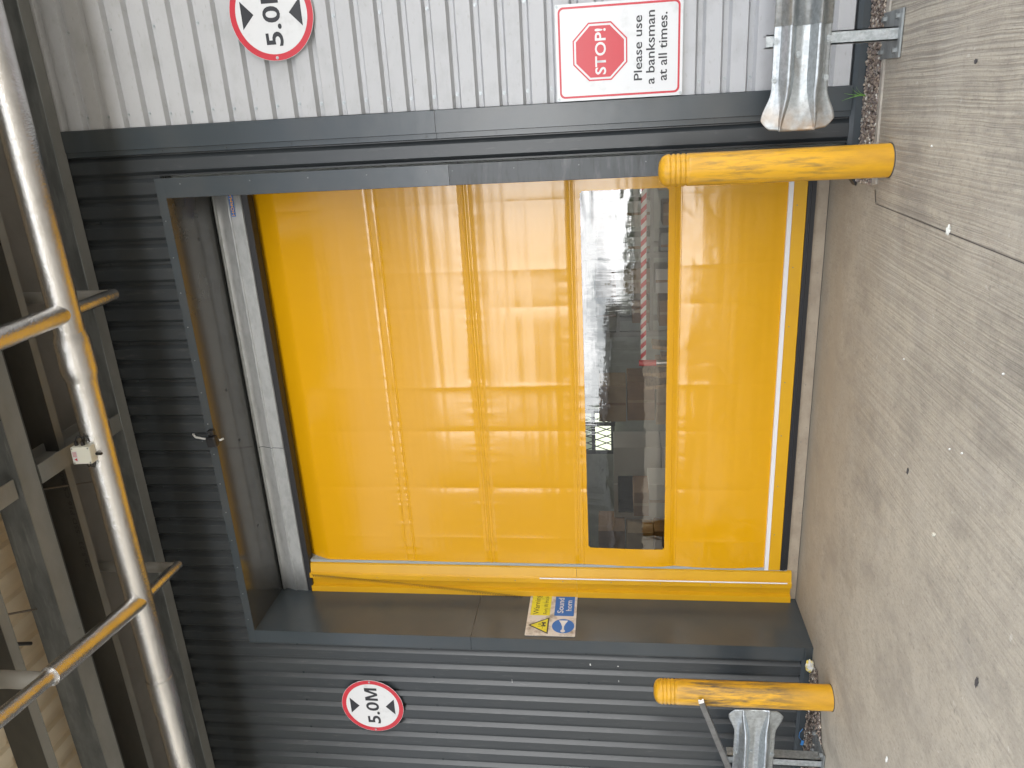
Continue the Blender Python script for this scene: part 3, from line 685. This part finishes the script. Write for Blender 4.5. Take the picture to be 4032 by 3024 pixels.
def barrier(tip, s, y, zc, label, splice, posts, m_rail):
    """s=+1 the rail runs to +x from its tip, s=-1 to -x"""
    o = thing('crash_barrier', label, 'barrier', (tip + s * .8, y, 0), 'galvanised crash barriers at the foot of the wall')
    hh = .160
    prof = [(-1, 0), (-.86, .003), (-.76, .010), (-.54, .084), (-.49, .088), (-.44, .084), (-.24, .012), (0, .004), (.24, .012), (.44, .084), (.49, .088), (.54, .084), (.76, .010), (.86, .003), (1, 0)]
    pr = []
    for (a, ya), (b_, yb) in zip(prof[:-1], prof[1:]):
        for i in range(3): f = i / 3; pr.append((a + (b_ - a) * f, ya + (yb - ya) * f))
    pr.append(prof[-1])
    cols = [0, .01, .025, .045, .07, .1, .13, .16, .19, .22, .25, .28, .31, .35, .4, .46, .54, .65, .8, 1.2, 2.4]
    mb = MB(); n = len(pr)
    for c in cols:
        fl = max(0, 1 - c / .24); fl = fl * fl * (3 - 2 * fl)          # flare of the tip
        half = hh + (.052) * fl
        dep = min(1, .06 + c / .30)
        for u, yy in pr:
            au = abs(u); rad = .065 * max(0, (au - .55) / .45) ** 2.2   # rounded outline at the tip
            x = tip + s * (c + rad * max(0, 1 - c / .22))
            g_ = min(1, .10 + c / .30); ua = .47 + (au - .47) * g_ if .19 < au < .75 else au
            z = zc + math.copysign(ua, u) * half
            yv = y - yy * dep - .010 * fl * (1 - au)
            # folds pinch towards the tip
            mb.v.append((x, yv, z))
    for i in range(len(cols) - 1):
        for j in range(n - 1): mb.f.append((i * n + j, i * n + j + 1, (i + 1) * n + j + 1, (i + 1) * n + j))
    build('rail', mb, m_rail, o, smooth=True, solid=.004)
    if splice:
        mb = MB(); k = 0
        for c in (splice, 2.4):
            for u, yy in pr: mb.v.append((tip + s * c, y - yy - .0045, zc + u * (hh + .002)))
        for j in range(n - 1): mb.f.append((j, j + 1, n + j + 1, n + j))
        build('rail', mb, m_rail, o, smooth=True, solid=.004)
    bolt = hexhead('bolt_head', GALV, .013, .011)
    for c in ((.29, .50) if splice else (.45,)):
        for u in (-.90, .90): place(bolt, 'bolt', o, (tip + s * c, y - .004, zc + u * hh))
    place(bolt, 'bolt', o, (tip + s * .425, y - .010, zc + .02))
    for px in posts:
        p = MB(); p.box(px - .036, px + .036, y + .015, y + .025, .012, zc + hh + .04); p.box(px - .036, px - .029, y + .015, y + .11, .012, zc + hh + .04); p.box(px + .029, px + .036, y + .015, y + .11, .012, zc + hh + .04)
        post = build('post', p, GALV, o)
        bpl = build('base_plate', MB().box(px - .13, px + .13, y - .03, y + .30, .004, .016), GALVD, post, bevel=.002)
        bb = hexhead('anchor', GALVD, .016, .022, 'z')
        for dx, dy in ((-.09, .02), (.09, .02), (-.09, .25), (.09, .25)):
            q = place(bb, 'anchor_bolt', post, (px + dx, y + dy, .016)); q.rotation_euler = (math.pi, 0, 0)
    return o
barrier(-.252, 1, -.575, .545, 'galvanised crash barrier end with stained flared tip before the white wall', .58, (.252, 2.2), RAILR)
barrier(-4.628, -1, -.575, .556, 'pale galvanised crash barrier end behind the left scuffed bollard', None, (-5.175, -6.9), RAILL)
# strut channel leaning on the bollard
p0 = Vector((-4.430, -.735, 1.006)); p1 = Vector((-5.93, -.60, .50)); d = (p1 - p0).normalized()
sd_ = d.cross(Vector((0, 1, 0))).normalized(); up = sd_.cross(d).normalized()
cs = [(-.0205, -.0205), (.0205, -.0205), (.0205, .0205), (.009, .0205), (.009, .013), (.012, .013), (.012, .018), (.018, .018), (.018, -.018), (-.018, -.018), (-.018, .018), (-.012, .018), (-.012, .013), (-.009, .013), (-.009, .0205), (-.0205, .0205)]
so = build('strut_channel', MB().prism(cs, p0, sd_, up, p1 - p0), mat('grey strut steel', (.22, .22, .22), .42, metal=.7, var=(14, (1, 1, 1), (.14, .14, .14), .4, .7)), loc=p0)
cut = build('cut_end', MB().prism([(-.0205, -.0205), (.0205, -.0205), (.0205, .0205), (.009, .0205), (.009, .012), (-.009, .012), (-.009, .0205), (-.0205, .0205)], p0 - d * .0015, sd_, up, d * .0012), mat('raw cut steel', (.85, .85, .83), .5), so)
tag(so, 'loose steel strut channel leaning on the left bollard', 'metal strut')

# ---------------------------------------------------------------- canopy above
def member(name, label, mb, m_, loc, group=None, extra=None):
    o = build(name, mb, m_, loc=loc); tag(o, label, 'roof beam' if 'sheet' not in name and 'liner' not in name else 'roof', group); return o
XA, XB = -13., 5.
can = thing('canopy', 'steel canopy with purlins and roof sheets over the loading door', 'canopy', (-2.3, -1.2, 5.7))
GB = mat('mottled galvanised beam', (.20, .212, .212), .5, metal=.35, var=(5, (.5, 1.5, 1.5), (.13, .14, .142), .40, .62), dirt=(9, (.3, 1, 3), (.26, .27, .26), .58, .75))
GBF = mat('dusty beam flange', (.25, .252, .238), .6, metal=.2, var=(3, (.5, 1, 1), (.20, .202, .19), .42, .66), dirt=(30, (1, 1, 1), (.12, .10, .08), .68, .8))
DKP = mat('shaded purlin web', (.075, .075, .07), .5, metal=.3, var=(3, (.4, 1, 1), (.05, .05, .048), .4, .7))  # shade inside the open purlins painted in as a dark tone
# edge beam against the wall: flange, weld line, web
build('edge_beam_flange', MB().box(XA, XB, -.134, -.012, 5.720, 5.728), GBF, can)
build('edge_beam_web', MB().box(XA, XB, -.140, -.132, 5.714, 6.06), GB, can)
build('weld_line', MB().tube([(XA + i * .09, -.139 + random.uniform(-.002, .002), 5.716) for i in range(200)], .005, 6), GALVD, can)
build('roof_liner', MB().box(XA, XB, -.76, -.14, 6.085, 6.095), LINER, can)
build('purlin_flange', MB().box(XA, XB, -.728, -.655, 5.850, 5.856), GBF, can)
build('purlin_web', MB().box(XA, XB, -.734, -.728, 5.846, 6.084), DKP, can)
build('beam_flange', MB().box(XA, XB, -1.300, -1.135, 5.720, 5.730), GBF, can)
build('beam_web', MB().box(XA, XB, -1.308, -1.300, 5.716, 5.94), GB, can)
build('beam_lip', MB().box(XA, XB, -1.135, -1.128, 5.716, 5.80), DKP, can)
rs = MB(); pts = []
x = XA
while x < XB: pts += [(x, 6.13), (x + .035, 6.13), (x + .055, 6.10), (x + .145, 6.10), (x + .165, 6.13)]; x += .20
k = len(rs.v)
for yy in (-.765, -3.30):
    for px, pz in pts: rs.v.append((px, yy, pz - .0))
for i in range(len(pts) - 1): rs.f.append((i, i + 1, len(pts) + i + 1, len(pts) + i))
build('roof_deck', MB().box(XA, XB, -3.34, .12, 6.17, 6.22), FARW, can)
build('roof_sheet', rs, SHEET, can, solid=.002)
for y0 in (-1.60, -2.35):
    build('purlin_flange', MB().box(XA, XB, y0 - .078, y0, 5.850, 5.856), GBF, can)
    build('purlin_web', MB().box(XA, XB, y0 - .084, y0 - .078, 5.846, 6.098), DKP, can)
    build('purlin_lip', MB().box(XA, XB, y0, y0 + .006, 5.846, 5.875), GBF, can)
build('shade_fascia', MB().box(XA, XB, -3.34, -3.30, 5.62, 6.25), DARKS, can)  # unseen edge, hung low to shade the top of the wall
for xc in (-8.3, -2.305, 3.7):
    rf = MB(); rf.box(xc - .072, xc + .072, -1.112, -.142, 5.722, 5.733); rf.box(xc - .004, xc + .004, -1.12, -.142, 5.733, 5.96); rf.box(xc - .072, xc + .072, -1.112, -.142, 5.955, 5.966)
    rf.box(xc - .072, xc + .072, -3.30, -1.33, 5.740, 5.751); rf.box(xc - .004, xc + .004, -3.30, -1.33, 5.751, 6.08)
    build('rafter', rf, GBF, can)
mk = text_mesh('26.5.23   S5D P16 C5060', ((-3.33, -.735, 5.862), (.85, 0, 0), (0, 0, .035)), .001, BLACK, can, name='stamped_marking')
# sag rods
RUST = mat('dull rod', (.16, .14, .12), .6, metal=.4)
tag(build('tie_rod', MB().tube([(-2.42, -1.15, 5.80), (-2.73, -.40, 5.90)], .006, 8), RUST, loc=(-2.42, -1.15, 5.8)), 'thin tie rod between purlins beside the rafter', 'rod')
tag(build('tie_rod', MB().tube([(-3.10, -1.68, 5.86), (-3.52, -.95, 5.93)], .008, 8), RUST, loc=(-3.1, -1.68, 5.86)), 'thin brown tie rod crossing the roof sheet behind the thin branch pipe', 'rod')
tag(build('cable', MB().tube([(-3.60, -1.34, 6.0), (-3.42, -1.58, 6.03)], .014, 10), BLACK, loc=(-3.6, -1.34, 6.0)), 'short black cable under the ribbed roof sheet', 'cable')

# ---------------------------------------------------------------- insulated pipework
pipe = thing('insulated_pipe', 'foil wrapped insulated main pipe with branches under the canopy', 'pipe', (-2.3, -.85, 5.41))
def wob(pts, r, n, amp, name, rs=None, seed=0, parent=pipe, m_=None):
    mb = MB().tube(pts, r, n, rs=rs)
    mb.v = [tuple(Vector(v) + Vector((0, 1, 1)) * 0 + (Vector((noise.noise(Vector(v) * 11 + Vector((seed, 0, 0))), noise.noise(Vector(v) * 11 + Vector((0, seed + 5, 0))), noise.noise(Vector(v) * 11 + Vector((0, 0, seed + 9))))) * amp)) for v in mb.v]
    return build(name, mb, m_ or FOIL, parent, smooth=True)
def line(a, b, n): a, b = Vector(a), Vector(b); return [a.lerp(b, i / n) for i in range(n + 1)]
cx = lambda X: (X, -.85, 5.413)
wob(line(cx(-9), cx(3), 300), .103, 40, .0014, 'main_pipe')
wob(line(cx(-1.68), cx(-1.33), 14), .118, 40, .004, 'pipe_collar', rs=[.106, .112, .119, .121, .121, .120, .121, .120, .119, .120, .121, .120, .118, .111, .105])
wob(line(cx(-4.62), cx(-4.30), 8), .109, 40, .003, 'pipe_collar', seed=3)
# branch nearer the right: stub to the wall and thicker run outwards
wob(line((-1.19, -.80, 5.400), (-1.192, -.30, 5.400), 20), .045, 24, .0014, 'branch_stub', seed=1)
wob(line((-1.187, -.88, 5.398), (-1.181, -3.2, 5.385), 60), .072, 28, .0016, 'branch_pipe', seed=2)
wob(line((-3.55, -.80, 5.395), (-3.575, -.30, 5.400), 20), .043, 24, .0014, 'branch_stub', seed=4)
wob(line((-3.535, -.88, 5.39), (-3.395, -1.90, 5.372), 40), .070, 28, .0014, 'branch_pipe', seed=5)
wob(line((-3.395, -1.89, 5.372), (-3.20, -3.25, 5.35), 40), .052, 24, .0014, 'branch_pipe', seed=6)
# vertical droppers with open dark tops
DULLW = mat('dull wrapped pipe', (.28, .27, .245), .55, metal=.15, var=(9, (1, 1, 1), (.26, .25, .22), .45, .7), bump=[(30, (1, 1, 1), .4, .004)])
for x, zt in ((-1.19, 6.08), (-3.565, 6.08)):
    wob(line((x, -.37, 5.40), (x, -.37, zt), 20), .046, 24, .003, 'dropper_pipe', seed=7, m_=DULLW)
wob(line((-3.405, -1.93, 5.40), (-3.405, -1.93, 6.09), 20), .058, 24, .003, 'dropper_pipe', seed=8, m_=DULLW)

jb = thing('junction_box', 'pale junction box with wiring strapped to the foil pipe', 'electrical box', (-2.20, -.96, 5.43))
rot = Matrix.Rotation(R(3), 3, 'Z') @ Matrix.Rotation(R(6), 3, 'X')
c0 = (-2.198, -.99, 5.435)
build('enclosure', MB().box(-2.262, -2.134, -1.015, -.955, 5.366, 5.503, rot, c0), CREAM, jb, bevel=.004)
build('lid', MB().box(-2.262, -2.134, -1.030, -1.017, 5.366, 5.503, rot, c0), CREAM, jb, bevel=.003)
sc_b = hexhead('lid_screw', GALVD, .006, .002, washer=False)
for x in (-2.252, -2.144):
    for z in (5.377, 5.492): place(sc_b, 'screw', jb, rot @ (Vector((x, -1.0305, z)) - Vector(c0)) + Vector(c0))
lb = build('warning_label', MB().add([rot @ (Vector(p) - Vector(c0)) + Vector(c0) for p in ((-2.243, -1.0312, 5.462), (-2.163, -1.0312, 5.462), (-2.163, -1.0312, 5.498), (-2.243, -1.0312, 5.498))], [(0, 1, 2, 3)]), WHITEP, jb)
rl = MB()
for i in range(4): rl.add([rot @ (Vector(p) - Vector(c0)) + Vector(c0) for p in ((-2.207, -1.0318, 5.468 + i * .007), (-2.168, -1.0318, 5.468 + i * .007), (-2.168, -1.0318, 5.471 + i * .007), (-2.207, -1.0318, 5.471 + i * .007))], [(0, 1, 2, 3)])
rl.add([rot @ (Vector(p) - Vector(c0)) + Vector(c0) for p in ((-2.238, -1.0318, 5.468), (-2.214, -1.0318, 5.468), (-2.226, -1.0318, 5.490))], [(0, 1, 2)])
build('label_print', rl, REDP, lb)
for i, (dx, zz) in enumerate(((0, 5.48), (0, 5.43))):
    a = Vector((-2.134, -.985, zz))
    build('cable_gland', MB().tube([a, a + Vector((.03, 0, 0))], .014, 10), BLACKPL, jb)
    pts = [a + Vector((.03 + .035 * math.sin(math.pi * q / 12), .0 + .03 * (1 - math.cos(math.pi * q / 12)) / 2, -.03 * (1 - math.cos(math.pi * q / 12)) / 2)) for q in range(13)]
    build('wire', MB().tube(pts + [pts[-1] + Vector((-.03, .01, -.005))], .0045, 8), BLACKPL, jb, smooth='all')
for i, zz in enumerate((5.415, 5.39, 5.375)):
    a = Vector((-2.262, -.98, zz))
    pts = [a + Vector((-.045 * math.sin(math.pi * q / 12), .0, .03 * (1 - math.cos(math.pi * q / 12)) / 2)) for q in range(13)]
    build('wire', MB().tube(pts, .004, 8), BLACKPL, jb, smooth='all')
build('strap', MB().box(-2.222, -2.206, -.965, -.945, 5.325, 5.37), BLACKPL, jb)

# ---------------------------------------------------------------- radar sensor on the soffit edge
sn = thing('motion_sensor', 'small black motion sensor with grey cable above the door', 'sensor', (-2.50, -.06, 4.98))
rot = Matrix.Rotation(R(-8), 3, 'Y'); c0 = (-2.515, -.075, 4.978)
build('housing', MB().box(-2.560, -2.470, -.115, -.045, 4.935, 5.022, rot, c0), BLACKPL, sn, bevel=.014)
build('front_cover', MB().box(-2.552, -2.478, -.121, -.112, 4.943, 5.014, rot, c0), BLACKPL, sn, bevel=.006)
build('bracket', MB().box(-2.470, -2.425, -.075, -.026, 4.965, 5.02), BLACKPL, sn, bevel=.006)
build('cable', MB().tube([(-2.482, -.002, 5.19), (-2.486, -.016, 5.175), (-2.50, -.030, 5.155), (-2.508, -.034, 5.10), (-2.515, -.036, 5.05), (-2.520, -.040, 4.97), (-2.518, -.045, 4.925), (-2.512, -.03, 4.905)], .0085, 12), GREYPL, sn, smooth='all')
place(sc_st, 'screw', sn, (-2.448, -.078, 4.998)); place(sc_st, 'screw', sn, (-2.535, -.03, 5.10))

# ---------------------------------------------------------------- litter and small things on the ground
def crumple(name, label, cat, c, r, m_, seed, flat=.5):
    bm_ = bmesh.new(); bmesh.ops.create_icosphere(bm_, subdivisions=3, radius=1); mb = MB()
    vs = [Vector((v.co.x * r[0], v.co.y * r[1], v.co.z * r[2])) * (1 + .55 * noise.noise(v.co * 2.3 + Vector((seed, 0, 0))) + .25 * noise.noise(v.co * 6 + Vector((seed, 0, 0)))) + Vector(c) for v in bm_.verts]
    mb.add(vs, [tuple(v.index for v in f.verts) for f in bm_.faces]); bm_.free()
    return tag(build(name, mb, m_, loc=c), label, cat)
PLY = mat('crumpled yellow and white wrapper', (.72, .58, .10), .4, var=(16, (1, 1, 1), (.66, .66, .62), .47, .53))
crumple('wrapper', 'crumpled yellow and white wrapper in the corner by the left gravel', 'litter', (-4.60, -.085, .035), (.055, .035, .032), PLY, 3)
CLEARP = mat('crumpled clear plastic', (.62, .62, .58), .15)
crumple('plastic_scrap', 'crumpled clear plastic scrap lying on the slab joint', 'litter', (-.705, -1.575, .010), (.024, .008, .010), CLEARP, 8)
crumple('plastic_scrap', 'small silver scrap alone on the concrete left of centre', 'litter', (-2.229, -1.897, .008), (.010, .010, .009), mat('silver scrap', (.6, .58, .5), .3, metal=.6), 11)
crumple('plastic_scrap', 'white sliver on the concrete far left of the photo', 'litter', (-3.93, -1.716, .006), (.022, .007, .006), CLEARB, 21)
crumple('dark_scrap', 'dark leaf scrap on the concrete before the door', 'litter', (-2.082, -1.458, .005), (.018, .008, .004), JOINT, 14)
crumple('dark_scrap', 'dark scrap in the lower left of the concrete', 'litter', (-2.63, -2.53, .005), (.026, .010, .005), JOINT, 17)
crumple('dark_scrap', 'small dark nut shaped scrap right of the slab joint', 'litter', (.06, -1.61, .006), (.010, .008, .006), JOINT, 27)
PEB = bpy.data.meshes.new('pebble_mesh'); bm_ = bmesh.new(); bmesh.ops.create_icosphere(bm_, subdivisions=1, radius=.006); bm_.to_mesh(PEB); bm_.free(); PEB.materials.append(CLEARB)
for x, y in ((-1.73, -1.92), (-1.69, -2.05), (-1.50, -1.20), (-.33, -1.22), (-1.20, -2.3)):
    o = bpy.data.objects.new('pebble', PEB); COL.objects.link(o); o.location = (x, y, .0035)
    tag(o, 'tiny white pebble lying loose on the brushed concrete', 'pebble', 'tiny white pebbles on the concrete')
random.seed(4)
mb = MB()
for i, (a, h, lean) in enumerate(((0, .15, .1), (.5, .12, .35), (-.6, .16, -.15), (1.4, .10, .5))):
    base = Vector((-.075 + random.uniform(-.01, .01), -.065, .004)); pts = []
    for q in range(8):
        f = q / 7; p = base + Vector((lean * h * f * f * 1.3, -.03 * math.sin(a) * f, h * f * (1 - .25 * abs(lean) * f)))
        w_ = .0035 * (1 - f) + .0003; mb.v += [tuple(p - Vector((w_, 0, 0))), tuple(p + Vector((w_, .001, 0)))]
    k = len(mb.v) - 16
    for q in range(7): mb.f.append((k + 2 * q, k + 2 * q + 1, k + 2 * q + 3, k + 2 * q + 2))
tag(build('grass_tuft', mb, LEAF, loc=(-.075, -.065, 0)), 'single green grass tuft growing in the right gravel', 'plant')
tg = thing('cable_tie', 'blue plastic cable tie lying on the left gravel', 'cable tie', (-5.46, -.045, .02))
build('tag', MB().box(-5.49, -5.44, -.05, -.045, .015, .04, Matrix.Rotation(R(12), 3, 'Y'), (-5.46, -.05, .03)), BLUEPL, tg)
build('loop', MB().tube([(-5.44, -.05, .035), (-5.40, -.05, .062), (-5.35, -.05, .06), (-5.31, -.045, .035)], .003, 8), BLUEPL, tg, smooth='all')
tag(build('black_wedge', MB().prism([(-.66, .0), (-.535, .0), (-.535, .08), (-.585, .055)], (0, -.01, .004), (1, 0, 0), (0, 0, 1), (0, .10, 0)), BLACK, loc=(-.6, .04, .004), bevel=.004), 'black wedge at the foot of the right door flange', 'rubber wedge')  # plain black wedge shape at the flange foot

# ---------------------------------------------------------------- warehouse contents seen through the clear strip
def carton(x, y, z, w_, d_, h_, m_, label, tape=True):
    c = thing('carton', label, 'box', (x, y, z), 'cartons inside the warehouse')
    build('box_body', MB().box(x - w_ / 2, x + w_ / 2, y, y + d_, z, z + h_), m_, c, bevel=.004)
    if tape: build('tape', MB().box(x - .02, x + .02, y - .002, y, z + .005, z + h_ - .005), CARDL if m_ is CARD else CARD, c)
    return c
def pallet(x, y, w_, label):
    p = thing('pallet', label, 'pallet', (x, y, .1), 'pallets inside the warehouse')
    for i in range(5): build('board', MB().box(x - w_ / 2, x + w_ / 2, y + i * .22, y + i * .22 + .12, .225, .245), WOOD, p)
    for i in (-1, 0, 1): build('bearer', MB().box(x + i * (w_ / 2 - .06) - .05, x + i * (w_ / 2 - .06) + .05, y, y + 1., .10, .224), WOOD, p)
# pallet load with black wrap and white appliance cartons
pallet(-5.55, 5.0, 1.3, 'pallet under the black wrapped appliance cartons')
for i in range(2):
    for j in range(2):
        carton(-5.85 + i * .62, 5.0, .246 + j * .72, .60, .6, .70, CLEARB, ('upper' if j else 'lower') + (' left' if i == 0 else ' right') + ' white appliance carton on the wrapped pallet', False)
wr = MB(); wr.box(-6.02, -5.40, 4.985, 4.994, 1.22, 1.60)
tag(build('stretch_wrap', wr, WRAP, loc=(-5.5, 4.99, 1.4)), 'black stretch wrap band around the white appliance cartons', 'pallet wrap')
pallet(-6.6, 4.6, 1.0, 'pallet at the far left of the window view')
lab = ['bottom', 'second', 'third', 'topmost']
for j in range(4): carton(-6.55 + .03 * (j % 2), 4.6, .246 + j * .42, .8, .6, .40, CARD if j % 2 else CARDL, lab[j] + ' brown carton of the stack at the far left of the window')
pallet(-4.1, 4.9, 1.1, 'pallet under the brown carton stack in mid window')
for j in range(4): carton(-4.15 - .04 * (j % 2), 4.9, .246 + j * .41, .70 - .05 * j, .6, .39, (CARD, CARDL, CARD, CARDL)[j], lab[j] + ' brown carton of the stack in mid window')
for j, (w_, h_) in enumerate(((.6, .42), (.55, .38), (.5, .30), (.36, .2))):
    carton(-5.12 - .05 * (j % 2), 3.7, .10 + (0, .42, .80, 1.10)[j], w_, .5, h_, (CARDL, CARD, CLEARB, CARD)[j], lab[j] + ' carton of the nearer stack left of mid window')
for j in range(4):
    carton(-7.35 + .04 * (j % 2), 5.6, .10 + j * .46, .72, .6, .44, (CARD, CLEARB, CARDL, INWALL)[j], lab[j] + ' carton of the rearmost stack at the far left of the window')
# racking
rk = thing('pallet_rack', 'steel storage rack with shelves at the right of the window view', 'rack', (-2.2, 5.8, .1))
for x in (-3.4, -2.2, -1.0, .2):
    for y in (5.8, 6.7): build('upright', MB().box(x - .04, x + .04, y - .03, y + .03, .1, 4.2), mat('rack steel', (.30, .31, .30), .5) if x == -3.4 and y == 5.8 else bpy.data.materials['rack steel'], rk)
for z in (.55, 1.05, 1.55, 2.05, 2.6): build('shelf', MB().box(-3.4, .2, 5.78, 6.72, z, z + .05), bpy.data.materials['rack steel'], rk)
random.seed(12)
places = ['far left', 'left', 'left of centre', 'centre', 'right of centre', 'right', 'far right']
for zi, z in enumerate((.60, 1.10, 1.60, 2.10)):
    for i in range(7):
        x = -3.1 + i * .5 + random.uniform(-.04, .04); h = random.uniform(.24, .42)
        carton(x, 5.85, z, random.uniform(.3, .44), .5, h, random.choice((CARD, CARD, CARDL, CLEARB, INWALL)), 'carton at the %s of rack shelf %s from the floor' % (places[i], ('one', 'two', 'three', 'four')[zi]))
# daylit mesh window in the far wall
dw = thing('daylit_window', 'bright wire meshed window in the far warehouse wall', 'window', (-8.3, 13.7, 2.0))
build('pane', MB().box(-9.05, -7.90, 13.70, 13.72, 1.74, 2.16), PANE, dw)
build('pane', MB().box(-9.05, -7.90, 13.70, 13.72, 2.26, 2.52), emis('dim pane', (.5, .6, .45), .25), dw)
fm = MB()
for x in (-9.08, -8.25, -7.88): fm.box(x - .05, x + .05, 13.64, 13.69, 1.62, 2.60)
for z in (1.69, 2.21, 2.56): fm.box(-9.13, -7.83, 13.64, 13.69, z - .05, z + .05)
build('frame', fm, FARW, dw)
ms = MB()
for i in range(5):
    x = -9.05 + i * .20; ms.tube([(x, 13.62, 1.70), (x + .32, 13.62, 2.56)], .014, 5); ms.tube([(x, 13.62, 2.56), (x + .32, 13.62, 1.70)], .014, 5)
build('wire_mesh', ms, FARW, dw)
# striped belt barrier
bb = thing('belt_barrier', 'red and white striped belt barrier behind the door window', 'barrier', (-2.38, 1.4, .1))
STR = bpy.data.materials.new('red white stripes'); STR.use_nodes = True; t = STR.node_tree; b = t.nodes['Principled BSDF']; b.inputs['Roughness'].default_value = .6
tc = N(t, 'ShaderNodeTexCoord'); wv = N(t, 'ShaderNodeTexWave', wave_type='BANDS', bands_direction='DIAGONAL', i_Scale=6.5); cr = N(t, 'ShaderNodeValToRGB'); cr.color_ramp.interpolation = 'CONSTANT'
cr.color_ramp.elements[0].color = (.55, .03, .04, 1); cr.color_ramp.elements[1].color = (.75, .73, .72, 1); cr.color_ramp.elements[1].position = .5
t.links.new(tc.outputs['Object'], wv.inputs[0]); t.links.new(wv.outputs['Fac'], cr.inputs[0]); t.links.new(cr.outputs[0], b.inputs['Base Color'])
build('belt', MB().box(-2.36, -.3, 1.40, 1.403, 1.345, 1.395), STR, bb)
build('post', MB().tube([(-2.38, 1.4, .11), (-2.38, 1.4, 1.30)], .022, 16), STEEL, bb, smooth=True)
build('post_head', MB().tube([(-2.38, 1.4, 1.25), (-2.38, 1.4, 1.41)], .030, 16), mat('red plastic', (.6, .03, .03), .4), bb, smooth=True)
build('post_base', MB().tube([(-2.38, 1.4, .101), (-2.38, 1.4, .125)], .16, 32), BLACKPL, bb)
cyl = MB()
for i in range(9):
    x = -2.5 - random.uniform(0, .22); cyl.box(x, x + .035, 1.6 + random.uniform(0, .3), 1.64 + random.uniform(.3, .35), .1, 1.05 + random.uniform(0, .42), Matrix.Rotation(R(random.uniform(-9, 9)), 3, 'Y'), (x, 1.6, .1))
tag(build('timber_bundle', cyl, WOOD, loc=(-2.6, 1.7, .1)), 'bundle of loose timber lengths beside the belt barrier post', 'timber')
for i, x in enumerate((-7.5, -3.5, .5)):
    o = tag(build('fill_light', MB().box(x - .75, x + .75, 5.9, 6.05, 5.6, 5.66), FILL, loc=(x, 6, 5.6)), 'unseen glowing bar added to light the warehouse interior', 'fill light', 'added fill lights inside the warehouse')  # unseen glowing bars, added as fill for the interior

# ---------------------------------------------------------------- the yard behind the camera (seen only in reflections)
hg = MB(); random.seed(2)
for i in range(2600):
    x = random.uniform(-130, 110); y = -95 + random.uniform(-3, 3); h = 4.2 + 1.8 * noise.noise(Vector((x * .05, 0, 0))) + 1.0 * noise.noise(Vector((x * .3, 0, 4)))
    z = random.uniform(0, 1) ** .6 * h; s_ = random.uniform(.5, 1.1)
    a = Vector((random.uniform(-1, 1), random.uniform(-.4, .4), random.uniform(-1, 1))) * s_; b_ = Vector((random.uniform(-1, 1), random.uniform(-.4, .4), random.uniform(-1, 1))) * s_
    p = Vector((x, y, z)); hg.add([p - a, p + b_, p + a, p - b_], [(0, 1, 2, 3)])
o = build('distant_trees', hg, HEDGE); o['kind'] = 'stuff'; o['label'] = 'distant tree belt beyond the yard'
sh = thing('far_shed', 'grey shed across the yard reflected in the door', 'building', (-26, -34, 0))
build('wall', MB().box(-42, -12.9, -44, -34, 0, 4.9), FARW, sh)
build('glare_block', MB().box(-80, -29.5, -62, -45, 0, 17.5), FARW, sh)  # unseen block added to cut the sky glare on the curtain's left
build('roof', MB().prism([(-44.3, 4.9), (-33.7, 4.9), (-39, 6.0)], (-42.3, 0, 0), (0, 1, 0), (0, 0, 1), (30.1, 0, 0)), FARW, sh)
